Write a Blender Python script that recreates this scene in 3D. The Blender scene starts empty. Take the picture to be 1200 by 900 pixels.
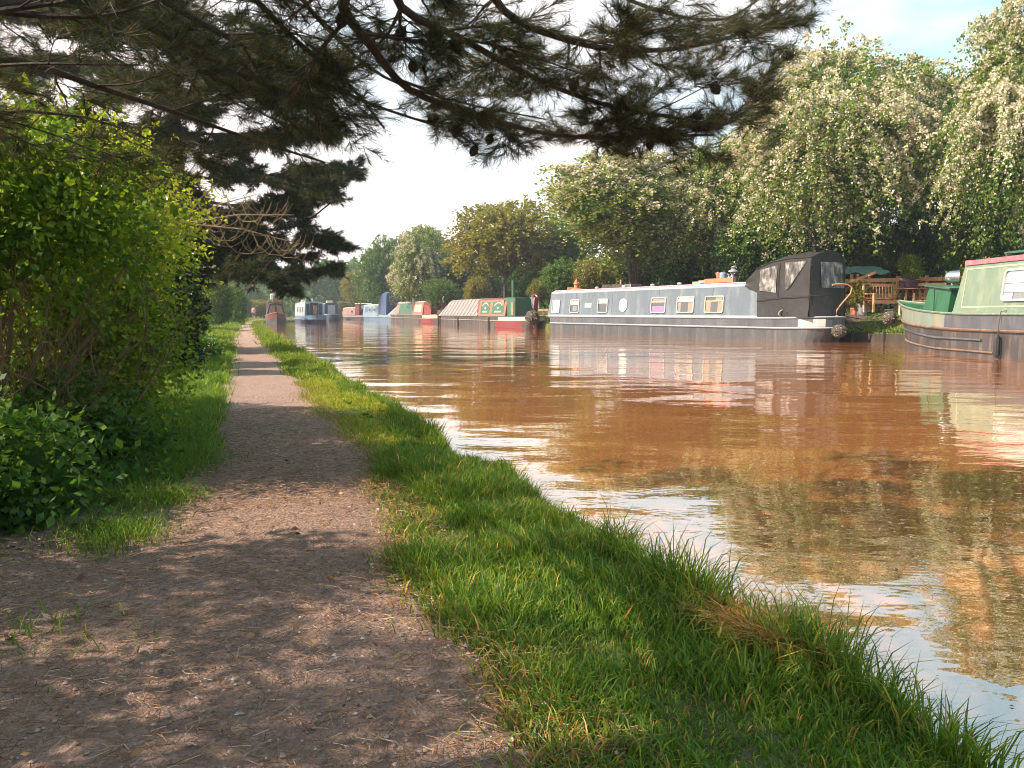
import bpy, math, random
import numpy as np
from mathutils import Vector, Matrix

# ------------------------------------------------------------------ camera, world, sun, exposure
sc = bpy.context.scene
C = sc.collection
PITCH = math.radians(5.33)
EYE = 1.10            # eye above the water (water is z = 0)
PZ = 0.20             # towpath height
HAZE = 0.0008
WB = 0.02             # ripple height
F = 900.0
cam_d = bpy.data.cameras.new('camera')
cam = bpy.data.objects.new('camera', cam_d); C.objects.link(cam)
cam.location = (0, 0, EYE); cam.rotation_euler = (math.pi/2 - PITCH, 0, 0)
cam_d.sensor_width = 36; cam_d.lens = 27; cam_d.clip_start = 0.05; cam_d.clip_end = 3000
sc.camera = cam

SUN_AZ = Vector((-0.97, -0.24)).normalized()
SUN_EL = math.radians(40)
sd = Vector((SUN_AZ.x*math.cos(SUN_EL), SUN_AZ.y*math.cos(SUN_EL), math.sin(SUN_EL)))
sun_d = bpy.data.lights.new('sun', 'SUN'); sun_d.energy = 5.0; sun_d.angle = math.radians(0.6)
sun_d.color = (1.0, 0.87, 0.70)
sun = bpy.data.objects.new('sun', sun_d); C.objects.link(sun)
sun.rotation_euler = sd.to_track_quat('Z', 'Y').to_euler(); sun.location = (-20, 6, 30)

world = bpy.data.worlds.new('World'); sc.world = world; world.use_nodes = True
wn, wl = world.node_tree.nodes, world.node_tree.links
wn.clear()
wo = wn.new('ShaderNodeOutputWorld'); bg = wn.new('ShaderNodeBackground'); bg.inputs['Strength'].default_value = 0.115
sky = wn.new('ShaderNodeTexSky'); sky.sky_type = 'NISHITA'; sky.sun_disc = False
sky.sun_elevation = SUN_EL; sky.sun_rotation = math.atan2(sd.x, sd.y)
sky.air_density = 1.2; sky.dust_density = 1.6; sky.ozone_density = 1.0
tc = wn.new('ShaderNodeTexCoord'); sep = wn.new('ShaderNodeSeparateXYZ'); wl.new(tc.outputs['Generated'], sep.inputs[0])
wno = wn.new('ShaderNodeTexNoise'); wno.inputs['Scale'].default_value = 2.6; wno.inputs['Detail'].default_value = 7; wno.inputs['Roughness'].default_value = 0.55
wmap = wn.new('ShaderNodeMapping'); wmap.inputs['Scale'].default_value = (1, 1, 2.6); wmap.inputs['Location'].default_value = (0.3, 0.1, 0.35)
wl.new(tc.outputs['Generated'], wmap.inputs[0]); wl.new(wmap.outputs[0], wno.inputs['Vector'])
# thin bright cloud: everywhere low down and to the left, breaking up to blue at the upper right
def mth(tree, op, a, b=None, clamp=False):
    n = tree.nodes.new('ShaderNodeMath'); n.operation = op; n.use_clamp = clamp
    for i, v in enumerate((a, b)):
        if v is None: continue
        if isinstance(v, (int, float)): n.inputs[i].default_value = v
        else: tree.links.new(v, n.inputs[i])
    return n.outputs[0]
wt = world.node_tree
e1 = mth(wt, 'MULTIPLY', sep.outputs['Z'], -2.1)
e2 = mth(wt, 'MULTIPLY', sep.outputs['X'], -1.5)
e3 = mth(wt, 'ADD', mth(wt, 'ADD', e1, e2), 1.22)
e4 = mth(wt, 'ADD', e3, mth(wt, 'MULTIPLY', mth(wt, 'SUBTRACT', wno.outputs['Fac'], 0.5), 3.0), True)
wmix = wn.new('ShaderNodeMix'); wmix.data_type = 'RGBA'
wl.new(e4, wmix.inputs['Factor'])
hs = wn.new('ShaderNodeMix'); hs.data_type = 'RGBA'; hs.blend_type = 'MIX'; hs.inputs['Factor'].default_value = 0.45
wl.new(sky.outputs[0], hs.inputs['A']); hs.inputs['B'].default_value = (3.3, 5.6, 6.0, 1)
wl.new(hs.outputs['Result'], wmix.inputs['A']); wmix.inputs['B'].default_value = (7.6, 6.75, 6.5, 1)
wl.new(wmix.outputs['Result'], bg.inputs['Color']); wl.new(bg.outputs[0], wo.inputs['Surface'])

sc.view_settings.view_transform = 'Standard'; sc.view_settings.look = 'None'
sc.view_settings.gamma = 1; sc.view_settings.use_curve_mapping = False
sc.view_settings.exposure = 1.1
cy = sc.cycles
cy.max_bounces = 6; cy.diffuse_bounces = 3; cy.glossy_bounces = 3; cy.transmission_bounces = 4; cy.transparent_max_bounces = 12
cy.volume_bounces = 0; cy.caustics_reflective = False; cy.caustics_refractive = False
cy.use_denoising = True; cy.filter_width = 1.0
cy.sample_clamp_indirect = 4
cy.use_adaptive_sampling = True; cy.adaptive_threshold = 0.02

# ------------------------------------------------------------------ coordinates
cp, sp = math.cos(PITCH), math.sin(PITCH)
def ray(px, py):
    a, b = (px-600)/F, (450-py)/F
    return Vector((a, cp + b*sp, -sp + b*cp))
def at(px, py, Y):
    d = ray(px, py); t = Y/d.y
    return Vector((d.x*t, Y, EYE + d.z*t))
def G(px, py, z=0.0):
    d = ray(px, py); t = (z-EYE)/d.z
    return Vector((d.x*t, d.y*t, z))
CA, CS = 0.9424, 0.3345         # the canal's own axes: s along, u across
def su(X, Y): return (Y*CA - X*CS, X*CA + Y*CS)
def xy(s, u): return (u*CA - s*CS, u*CS + s*CA)
def bankR(s): return np.interp(s, [-60,0,11.4,18,21.6,25,42,69,95,200], [15,16.2,19.0,21.3,22.5,22.4,19.0,19.6,18.7,18])
def bankL(s):
    s = np.asarray(s, float)
    return np.interp(s, [-60,0,6,50,84,91,100,130,200], [1.52,1.47,1.44,1.50,2.3,5.2,7.5,10,12]) + 0.035*np.sin(s*2.1)+0.03*np.sin(s*4.7+1)
def pathC(s): return np.interp(s, [-60,36,60,80,100,130,160,200], [.26,.26,.75,1.3,2.5,6.4,8.2,10])
def hgt(s, u):
    s = np.asarray(s, float); u = np.asarray(u, float)
    e = bankL(s); r = bankR(s); pc = pathC(s)
    left = PZ + 0.10*np.clip((-u-0.5)/2.0, 0, 1) + 0.25*np.clip((-u-10)/30, 0, 1)
    near = PZ + 0.015*np.clip((u-(pc+.5))/0.3, 0, 1) - 0.75*np.clip((u-(e-0.10))/0.35, 0, 1) - 0.05*np.clip((u-(e-.5))/.4, 0, 1)
    d = u - r
    right = -0.6 + 0.95*np.clip((d+0.15)/0.22, 0, 1) + 0.75*np.clip((d-0.6)/2.2, 0, 1) + 0.6*np.clip((d-8)/40, 0, 1)
    out = np.where(u < 0, left, np.where(u < (e+r)/2, near, right))
    clo = np.clip((s-185)/8, 0, 1)
    return out*(1-clo) + np.maximum(out, 0.5)*clo

# ------------------------------------------------------------------ mesh helpers
rnd = random.Random(7)
def tag(o, label=None, cat=None, group=None, kind=None):
    if label: o['label'] = label
    if cat: o['category'] = cat
    if group: o['group'] = group
    if kind: o['kind'] = kind
    return o
def thing(name, label, cat, loc=(0,0,0), rz=0, group=None):
    o = bpy.data.objects.new(name, None); C.objects.link(o); o.empty_display_size = 0.2
    o.location = loc; o.rotation_euler = (0, 0, rz)
    return tag(o, label, cat, group)
def link(name, me, parent=None):
    o = bpy.data.objects.new(name, me); C.objects.link(o)
    if parent is not None: o.parent = parent
    return o
def np_mesh(name, V, quads=None, tris=None, mats=(), mi=None, smooth=False):
    me = bpy.data.meshes.new(name)
    V = np.asarray(V, np.float32)
    me.vertices.add(len(V)); me.vertices.foreach_set('co', V.ravel())
    q = np.zeros((0,4), np.int32) if quads is None else np.asarray(quads, np.int32)
    t = np.zeros((0,3), np.int32) if tris is None else np.asarray(tris, np.int32)
    idx = np.concatenate([q.ravel(), t.ravel()])
    me.loops.add(len(idx)); me.loops.foreach_set('vertex_index', idx)
    n = len(q)+len(t)
    st = np.concatenate([np.arange(len(q))*4, len(q)*4 + np.arange(len(t))*3]).astype(np.int32)
    me.polygons.add(n); me.polygons.foreach_set('loop_start', st)
    for m in mats: me.materials.append(m)
    if mi is not None: me.polygons.foreach_set('material_index', np.asarray(mi, np.int32))
    if smooth: me.polygons.foreach_set('use_smooth', np.ones(n, bool))
    me.update(calc_edges=True)
    return me
class MB:
    def __init__(s): s.v = []; s.f = []; s.m = []
    def add(s, vs, fs, m=0):
        b = len(s.v); s.v += [tuple(v) for v in vs]
        for f in fs: s.f.append([b+i for i in f]); s.m.append(m)
    def box(s, c, d, rz=0, m=0, rx=0, ry=0, taper=1.0):
        M = Matrix.Rotation(rz, 3, 'Z') @ Matrix.Rotation(ry, 3, 'Y') @ Matrix.Rotation(rx, 3, 'X')
        vs = []
        for z in (-.5, .5):
            k = taper if z > 0 else 1
            for x, y in ((-.5,-.5),(.5,-.5),(.5,.5),(-.5,.5)):
                vs.append(Vector(c) + M @ Vector((x*d[0]*k, y*d[1]*k, z*d[2])))
        s.add(vs, [(3,2,1,0),(4,5,6,7),(0,1,5,4),(1,2,6,5),(2,3,7,6),(3,0,4,7)], m)
    def bar(s, a, b, w, h, m=0):
        a, b = Vector(a), Vector(b); d = (b-a); L = d.length; d.normalize()
        up = Vector((0,0,1)) if abs(d.z) < .9 else Vector((1,0,0))
        sx = d.cross(up).normalized(); u2 = sx.cross(d)
        vs = [p + sx*i*w/2 + u2*j*h/2 for p in (a, b) for i, j in ((-1,-1),(1,-1),(1,1),(-1,1))]
        s.add(vs, [(3,2,1,0),(4,5,6,7),(0,1,5,4),(1,2,6,5),(2,3,7,6),(3,0,4,7)], m)
    def tube(s, pts, rad, n=8, m=0, cap=True):
        pts = [Vector(p) for p in pts]
        if not hasattr(rad, '__len__'): rad = [rad]*len(pts)
        vs = []; fs = []
        prev = None
        for i, p in enumerate(pts):
            d = (pts[min(i+1, len(pts)-1)] - pts[max(i-1, 0)])
            if d.length < 1e-9: d = Vector((0,0,1))
            d.normalize()
            if prev is None:
                a = d.orthogonal().normalized()
            else:
                a = prev - d*prev.dot(d)
                a = a.normalized() if a.length > 1e-6 else d.orthogonal().normalized()
            prev = a; b = d.cross(a)
            for k in range(n):
                t = 2*math.pi*k/n; vs.append(p + (a*math.cos(t) + b*math.sin(t))*rad[i])
        for i in range(len(pts)-1):
            for k in range(n):
                fs.append((i*n+k, i*n+(k+1)%n, (i+1)*n+(k+1)%n, (i+1)*n+k))
        if cap:
            fs.append(tuple(range(n-1, -1, -1))); fs.append(tuple(range((len(pts)-1)*n, len(pts)*n)))
        s.add(vs, fs, m)
    def lathe(s, c, prof, n=16, m=0, sx=1, sy=1):
        vs = [(c[0]+r*math.cos(2*math.pi*k/n)*sx, c[1]+r*math.sin(2*math.pi*k/n)*sy, c[2]+z) for r, z in prof for k in range(n)]
        fs = [(i*n+k, i*n+(k+1)%n, (i+1)*n+(k+1)%n, (i+1)*n+k) for i in range(len(prof)-1) for k in range(n)]
        fs.append(tuple(range(n-1,-1,-1))); fs.append(tuple(range((len(prof)-1)*n, len(prof)*n)))
        s.add(vs, fs, m)
    def grid(s, rows, m=0, close=False):
        n = len(rows[0]); vs = [p for r in rows for p in r]
        fs = [(i*n+k, i*n+k+1, (i+1)*n+k+1, (i+1)*n+k) for i in range(len(rows)-1) for k in range(n-1)]
        s.add(vs, fs, m)
    def build(s, name, mats, parent=None, smooth=False, bevel=0):
        me = bpy.data.meshes.new(name); me.from_pydata(s.v, [], s.f)
        if not isinstance(mats, (list, tuple)): mats = [mats]
        for q in mats: me.materials.append(q)
        me.polygons.foreach_set('material_index', s.m)
        if smooth:
            me.polygons.foreach_set('use_smooth', [True]*len(s.f))
        me.update(); me.validate()
        o = link(name, me, parent)
        if smooth:
            md = o.modifiers.new('es', 'EDGE_SPLIT'); md.split_angle = math.radians(40)
        if bevel:
            md = o.modifiers.new('bv', 'BEVEL'); md.width = bevel; md.segments = 2; md.limit_method = 'ANGLE'
        return o

# ------------------------------------------------------------------ materials
def newmat(name):
    m = bpy.data.materials.new(name); m.use_nodes = True
    nt = m.node_tree; nt.nodes.clear()
    out = nt.nodes.new('ShaderNodeOutputMaterial')
    return m, nt, out
def ramp(nt, fac, stops, interp='LINEAR'):
    r = nt.nodes.new('ShaderNodeValToRGB'); r.color_ramp.interpolation = interp
    els = r.color_ramp.elements
    while len(els) < len(stops): els.new(0.5)
    for e, (p, c) in zip(els, stops): e.position = p; e.color = (*c, 1)
    nt.links.new(fac, r.inputs[0]); return r.outputs[0]
def noise(nt, scale, detail=4, rough=.55, coord='Object', vec=None, stretch=None):
    n = nt.nodes.new('ShaderNodeTexNoise'); n.inputs['Scale'].default_value = scale; n.inputs['Detail'].default_value = detail; n.inputs['Roughness'].default_value = rough
    if vec is None:
        t = nt.nodes.new('ShaderNodeTexCoord'); vec = t.outputs[coord]
    if stretch:
        mp = nt.nodes.new('ShaderNodeMapping'); mp.inputs['Scale'].default_value = stretch; nt.links.new(vec, mp.inputs[0]); vec = mp.outputs[0]
    nt.links.new(vec, n.inputs['Vector']); return n.outputs['Fac']
def mixc(nt, fac, a, b, mode='MIX'):
    n = nt.nodes.new('ShaderNodeMix'); n.data_type = 'RGBA'; n.blend_type = mode
    for k, v in (('Factor', fac), ('A', a), ('B', b)):
        if isinstance(v, (int, float)): n.inputs[k].default_value = v
        elif isinstance(v, tuple): n.inputs[k].default_value = (*v, 1)
        else: nt.links.new(v, n.inputs[k])
    return n.outputs['Result']
def bump(nt, h, strength, dist=0.02):
    b = nt.nodes.new('ShaderNodeBump'); b.inputs['Strength'].default_value = strength; b.inputs['Distance'].default_value = dist
    nt.links.new(h, b.inputs['Height']); return b.outputs[0]
def paint(name, col, rough=.45, var=.18, dirt=None, scale=3, metal=0, bs=.15, dirt_amt=.5, stretch=(1,1,.35)):
    """weathered paint: soft fading plus streaky dirt with a shape of its own"""
    m, nt, out = newmat(name); p = nt.nodes.new('ShaderNodeBsdfPrincipled')
    n1 = noise(nt, scale, 5, .6, stretch=stretch)
    c = ramp(nt, n1, [(.3, tuple(v*(1-var) for v in col)), (.7, tuple(min(1, v*(1+var)) for v in col))])
    if dirt:
        n2 = noise(nt, scale*1.7, 8, .7, stretch=(1.6,1.6,.35))
        f = ramp(nt, n2, [(.5,(0,0,0)), (.72,(dirt_amt,)*3)])
        c = mixc(nt, f, c, dirt)
    nt.links.new(c, p.inputs['Base Color']); p.inputs['Roughness'].default_value = rough; p.inputs['Metallic'].default_value = metal
    nt.links.new(bump(nt, noise(nt, scale*8, 4), bs, .01), p.inputs['Normal'])
    nt.links.new(p.outputs[0], out.inputs[0]); return m
def leafmat(name, stops, trans=.4, tcol=None, rough=.55, patch=None):
    m, nt, out = newmat(name)
    g = nt.nodes.new('ShaderNodeNewGeometry')
    c = ramp(nt, g.outputs['Random Per Island'], stops)
    if patch:
        f = ramp(nt, noise(nt, patch[0], 3), [(.42,(0,0,0)), (.62,(1,1,1))])
        c = mixc(nt, f, c, mixc(nt, .75, c, patch[1]))
    d = nt.nodes.new('ShaderNodeBsdfPrincipled'); nt.links.new(c, d.inputs['Base Color']); d.inputs['Roughness'].default_value = rough
    d.inputs['Specular IOR Level'].default_value = .25
    t = nt.nodes.new('ShaderNodeBsdfTranslucent')
    tc_ = mixc(nt, 1.0, c, tcol or (1.5, 1.35, .6), 'MULTIPLY')
    nt.links.new(tc_, t.inputs['Color'])
    mx = nt.nodes.new('ShaderNodeMixShader'); mx.inputs[0].default_value = trans
    nt.links.new(d.outputs[0], mx.inputs[1]); nt.links.new(t.outputs[0], mx.inputs[2]); nt.links.new(mx.outputs[0], out.inputs[0])
    return m
M = {}
M['bark'] = paint('bark', (.085,.06,.045), .9, .5, (.12,.12,.08), 6, bs=.9, stretch=(1,1,.2))
M['pinebark'] = paint('pinebark', (.05,.036,.028), .9, .5, (.12,.06,.035), 8, bs=.9, stretch=(1,1,.3))
M['twig'] = paint('twig', (.17,.105,.055), .85, .4, None, 10)
M['goldtwig'] = paint('goldtwig', (.17,.115,.05), .8, .3, None, 10)
M['leaf_haw'] = leafmat('leaf_haw', [(0,(.05,.115,.018)),(.5,(.115,.20,.028)),(.85,(.20,.27,.04)),(1,(.28,.29,.06))], .35)
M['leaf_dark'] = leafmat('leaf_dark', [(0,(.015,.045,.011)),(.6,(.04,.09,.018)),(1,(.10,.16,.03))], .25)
M['leaf_mid'] = leafmat('leaf_mid', [(0,(.04,.095,.016)),(.6,(.085,.165,.025)),(1,(.16,.23,.04))], .35)
M['leaf_yellow'] = leafmat('leaf_yellow', [(0,(.10,.12,.018)),(.5,(.18,.18,.025)),(1,(.30,.25,.04))], .4)
M['leaf_gold'] = leafmat('leaf_gold', [(0,(.18,.25,.02)),(.5,(.36,.38,.035)),(1,(.54,.50,.08))], .5, (1.25,1.3,.6))
M['leaf_hedge'] = leafmat('leaf_hedge', [(0,(.07,.14,.014)),(.5,(.17,.26,.025)),(1,(.34,.37,.045))], .55)
M['leaf_elder'] = leafmat('leaf_elder', [(0,(.05,.12,.014)),(.6,(.12,.21,.022)),(1,(.24,.32,.03))], .55)
M['leaf_ivy'] = leafmat('leaf_ivy', [(0,(.008,.022,.008)),(.7,(.016,.042,.012)),(1,(.04,.07,.02))], .1, rough=.35)
M['leaf_bramble'] = leafmat('leaf_bramble', [(0,(.025,.07,.012)),(.6,(.06,.13,.018)),(1,(.12,.20,.03))], .4)
M['blossom'] = leafmat('blossom', [(0,(.50,.42,.26)),(.5,(.68,.60,.44)),(1,(.80,.74,.64))], .25, (1,.95,.8), .7)
M['needle'] = leafmat('needle', [(0,(.016,.028,.012)),(.6,(.034,.048,.018)),(.85,(.075,.075,.028)),(1,(.20,.11,.04))], .35, (1.3,1.2,.6))
M['needle_far'] = leafmat('needle_far', [(0,(.012,.028,.014)),(.55,(.03,.052,.024)),(.85,(.08,.08,.032)),(1,(.19,.12,.045))], .35, (1.3,1.2,.6))
M['grass'] = leafmat('grass', [(0,(.045,.11,.016)),(.5,(.10,.19,.025)),(.85,(.18,.28,.04)),(1,(.30,.31,.08))], .45, (1.4,1.4,.5), .45, patch=(.9,(.10,.17,.02)))
M['grass_yellow'] = leafmat('grass_yellow', [(0,(.17,.23,.022)),(.5,(.30,.33,.04)),(1,(.46,.42,.08))], .45, (1.4,1.3,.5))
M['grass_dry'] = leafmat('grass_dry', [(0,(.26,.11,.025)),(.5,(.48,.23,.06)),(1,(.58,.36,.13))], .3, (1.2,1,.6))
M['flower_blue'] = leafmat('flower_blue', [(0,(.35,.42,.62)),(1,(.7,.74,.8))], .3, (1,1,1))
M['flower_pink'] = leafmat('flower_pink', [(0,(.5,.12,.16)),(1,(.75,.3,.3))], .3, (1,1,1))

M['litter'] = leafmat('litter', [(0,(.07,.035,.022)),(.5,(.22,.11,.055)),(.85,(.38,.21,.11)),(1,(.52,.36,.22))], .1, (1,1,1))
def ground_mat():
    m, nt, out = newmat('earth'); p = nt.nodes.new('ShaderNodeBsdfPrincipled')
    n = noise(nt, 1.4, 8, .65); n2 = noise(nt, 40, 5, .7)
    c = ramp(nt, n, [(.35,(.055,.05,.02)),(.5,(.075,.085,.022)),(.65,(.12,.13,.03))])
    c = mixc(nt, ramp(nt, n2, [(.45,(0,0,0)),(.65,(.6,.6,.6))]), c, (.10,.065,.035))
    nt.links.new(c, p.inputs['Base Color']); p.inputs['Roughness'].default_value = 1
    nt.links.new(bump(nt, n2, .8, .03), p.inputs['Normal'])
    nt.links.new(p.outputs[0], out.inputs[0]); return m
M['earth'] = ground_mat()
def path_mat():
    m, nt, out = newmat('path_gravel'); p = nt.nodes.new('ShaderNodeBsdfPrincipled')
    big = noise(nt, 1.1, 6, .6); mid = noise(nt, 9, 6, .7); fine = noise(nt, 90, 4, .8)
    v = nt.nodes.new('ShaderNodeTexVoronoi'); v.inputs['Scale'].default_value = 75
    t = nt.nodes.new('ShaderNodeTexCoord'); nt.links.new(t.outputs['Object'], v.inputs['Vector'])
    c = ramp(nt, mid, [(.3,(.27,.15,.112)),(.5,(.40,.245,.19)),(.72,(.50,.33,.26))])
    c = mixc(nt, ramp(nt, big, [(.42,(0,0,0)),(.66,(.65,.65,.65))]), c, (.30,.18,.13))
    c = mixc(nt, .5, c, ramp(nt, v.outputs['Color'], [(.0,(.13,.075,.055)),(.5,(.40,.25,.195)),(1,(.68,.48,.39))]))
    c = mixc(nt, .35, c, ramp(nt, fine, [(.38,(.08,.05,.04)),(.62,(.55,.38,.31))]))
    # blotchy foreground shade put into the colour, deepening toward the viewer
    g = nt.nodes.new('ShaderNodeNewGeometry'); s_ = nt.nodes.new('ShaderNodeSeparateXYZ'); nt.links.new(g.outputs['Position'], s_.inputs[0])
    f = mth(nt, 'SUBTRACT', 1.25, mth(nt, 'MULTIPLY', s_.outputs['Y'], .25), True)
    f = mth(nt, 'MULTIPLY', f, ramp(nt, noise(nt, 2.5, 7, .7), [(.3,(.25,)*3),(.6,(.85,)*3)]))
    c = mixc(nt, f, c, mixc(nt, .3, c, (.15,.08,.055)))
    nt.links.new(c, p.inputs['Base Color']); p.inputs['Roughness'].default_value = .95; p.inputs['Specular IOR Level'].default_value = .2
    hsum = mth(nt, 'ADD', mth(nt, 'MULTIPLY', v.outputs['Distance'], .5), mth(nt, 'ADD', fine, mth(nt, 'MULTIPLY', mid, 2)))
    nt.links.new(bump(nt, hsum, 1.0, .02), p.inputs['Normal'])
    nt.links.new(p.outputs[0], out.inputs[0]); return m
M['path'] = path_mat()
def water_mat():
    m, nt, out = newmat('canal_water'); p = nt.nodes.new('ShaderNodeBsdfPrincipled')
    c = ramp(nt, noise(nt, .35, 3), [(.35,(.30,.106,.035)),(.65,(.41,.155,.05))])
    nt.links.new(c, p.inputs['Base Color']); p.inputs['Roughness'].default_value = .5; p.inputs['Specular IOR Level'].default_value = 0
    gl = nt.nodes.new('ShaderNodeBsdfGlossy'); gl.inputs['Roughness'].default_value = .02; gl.inputs['Color'].default_value = (1,.97,.93,1)
    fr = nt.nodes.new('ShaderNodeFresnel'); fr.inputs['IOR'].default_value = 1.5
    fac = mth(nt, 'ADD', mth(nt, 'MULTIPLY', fr.outputs[0], .58), .42, True)
    w1 = nt.nodes.new('ShaderNodeTexCoord')
    mp = nt.nodes.new('ShaderNodeMapping'); mp.inputs['Rotation'].default_value = (0,0,math.radians(12)); mp.inputs['Scale'].default_value = (.55,1,1)
    nt.links.new(w1.outputs['Object'], mp.inputs[0])
    a = noise(nt, .75, 2, .45, vec=mp.outputs[0]); b = noise(nt, 4.4, 3, .55, vec=mp.outputs[0]); d = noise(nt, .22, 2, .5, vec=mp.outputs[0])
    calm = ramp(nt, d, [(.35,(.25,)*3),(.6,(1,)*3)])
    h = mth(nt, 'ADD', mth(nt, 'MULTIPLY', a, 1.7), mth(nt, 'MULTIPLY', mth(nt, 'MULTIPLY', b, .25), calm))
    bn = bump(nt, h, 1.0, WB); nt.links.new(bn, gl.inputs['Normal']); nt.links.new(bn, fr.inputs['Normal'])
    mx = nt.nodes.new('ShaderNodeMixShader'); nt.links.new(fac, mx.inputs[0]); nt.links.new(p.outputs[0], mx.inputs[1]); nt.links.new(gl.outputs[0], mx.inputs[2])
    nt.links.new(mx.outputs[0], out.inputs[0]); return m
M['water'] = water_mat()

# ------------------------------------------------------------------ setting
S = np.concatenate([np.arange(-14, 12, .25), np.arange(12, 40, .6), np.arange(40, 130, 2), np.arange(130, 215, 5), [240, 300, 420]])
rowsu = []
for s in S:
    e, r = float(bankL(s)), float(bankR(s))
    L_ = [-500,-160,-60,-30,-16,-9,-6,-4,-3,-2,-1.4,-1,-.7,-.4,-.19,.1,.4,.71,.9,1.1,1.3]
    L_ = [x for x in L_ if x < .95] + list(np.linspace(.96, max(1.0, e-.4), 3)) + [e-.3,e-.1,e,e+.12,e+.25,e+.8]
    L_ += [r-.8,r-.16,r-.1,r+.0,r+.08,r+.35,r+.6,r+1.2,r+2,r+2.8,r+5,r+8,r+16,r+30,r+48,r+120,r+500]
    rowsu.append(L_)
U = np.array(rowsu); SS = np.repeat(S[:,None], U.shape[1], 1)
U = np.maximum.accumulate(U, axis=1)
Hh = hgt(SS, U)
inner = (U > -8) & (U < 1.9)
Hh = Hh + np.where(U < -.8, .03*np.sin(SS*1.3+U*2), 0)
X, Y = xy(SS, U)
V = np.stack([X, Y, Hh], -1).reshape(-1, 3)
ns, nu = U.shape
ii, jj = np.meshgrid(np.arange(ns-1), np.arange(nu-1), indexing='ij')
a = (ii*nu+jj).ravel(); Q = np.stack([a, a+1, a+nu+1, a+nu], 1)[:, ::-1]
tag(link('ground', np_mesh('ground', V, Q[:, ::-1], mats=[M['earth']], smooth=True)), kind='structure')

# path: its own sheet, wandering edges, widening to bare earth at the near left
PS = np.concatenate([np.arange(-4, 6, .05), np.arange(6, 20, .2), np.arange(20, 165, 1.0)])
nr = 25; PV = []
prng = np.random.default_rng(3)
for s in PS:
    lo = -.47 + .05*math.sin(s*1.7) + .035*math.sin(s*5.1+2) + .02*math.sin(s*13)
    hi = .45 + .05*math.sin(s*1.3+1) + .04*math.sin(s*4.3) + .02*math.sin(s*11)
    if s < 5: hi += -.14*max(0, min(1, (4.4-s)/2.5))
    k = max(0, min(1, (4.6-s)/1.6)); k = k*k*(3-2*k); lo -= 1.9*k
    c = float(pathC(s))
    for j in range(nr):
        f = j/(nr-1); u = c+lo + (hi-lo)*f
        x, y = xy(s, u)
        eb = min(1, min(f, 1-f)*8)
        z = PZ + .006 + eb*(.008*(math.sin(x*3.1+y*2.3)*math.sin(x*1.7-y*4.1)+1) + .004*prng.random()*(s < 8))
        if u < -.5: z += .05*max(0, (-u-.5))
        if f in (0, 1): z -= .012
        PV.append((x, y, z))
a = np.arange(len(PS)-1)[:,None]*nr + np.arange(nr-1)[None]; a = a.ravel()
tag(link('path', np_mesh('path', PV, np.stack([a, a+1, a+nr+1, a+nr], 1), mats=[M['path']], smooth=True)), kind='structure')

wb = MB(); pts = []
for s in (-20, 190):
    pass
wxy = [xy(-20, 1.0), xy(-20, 30), xy(192, 30), xy(192, 1.0)]
wb.add([(x, y, 0) for x, y in wxy], [(0,1,2,3)])
tag(wb.build('water', M['water']), kind='structure')

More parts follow.
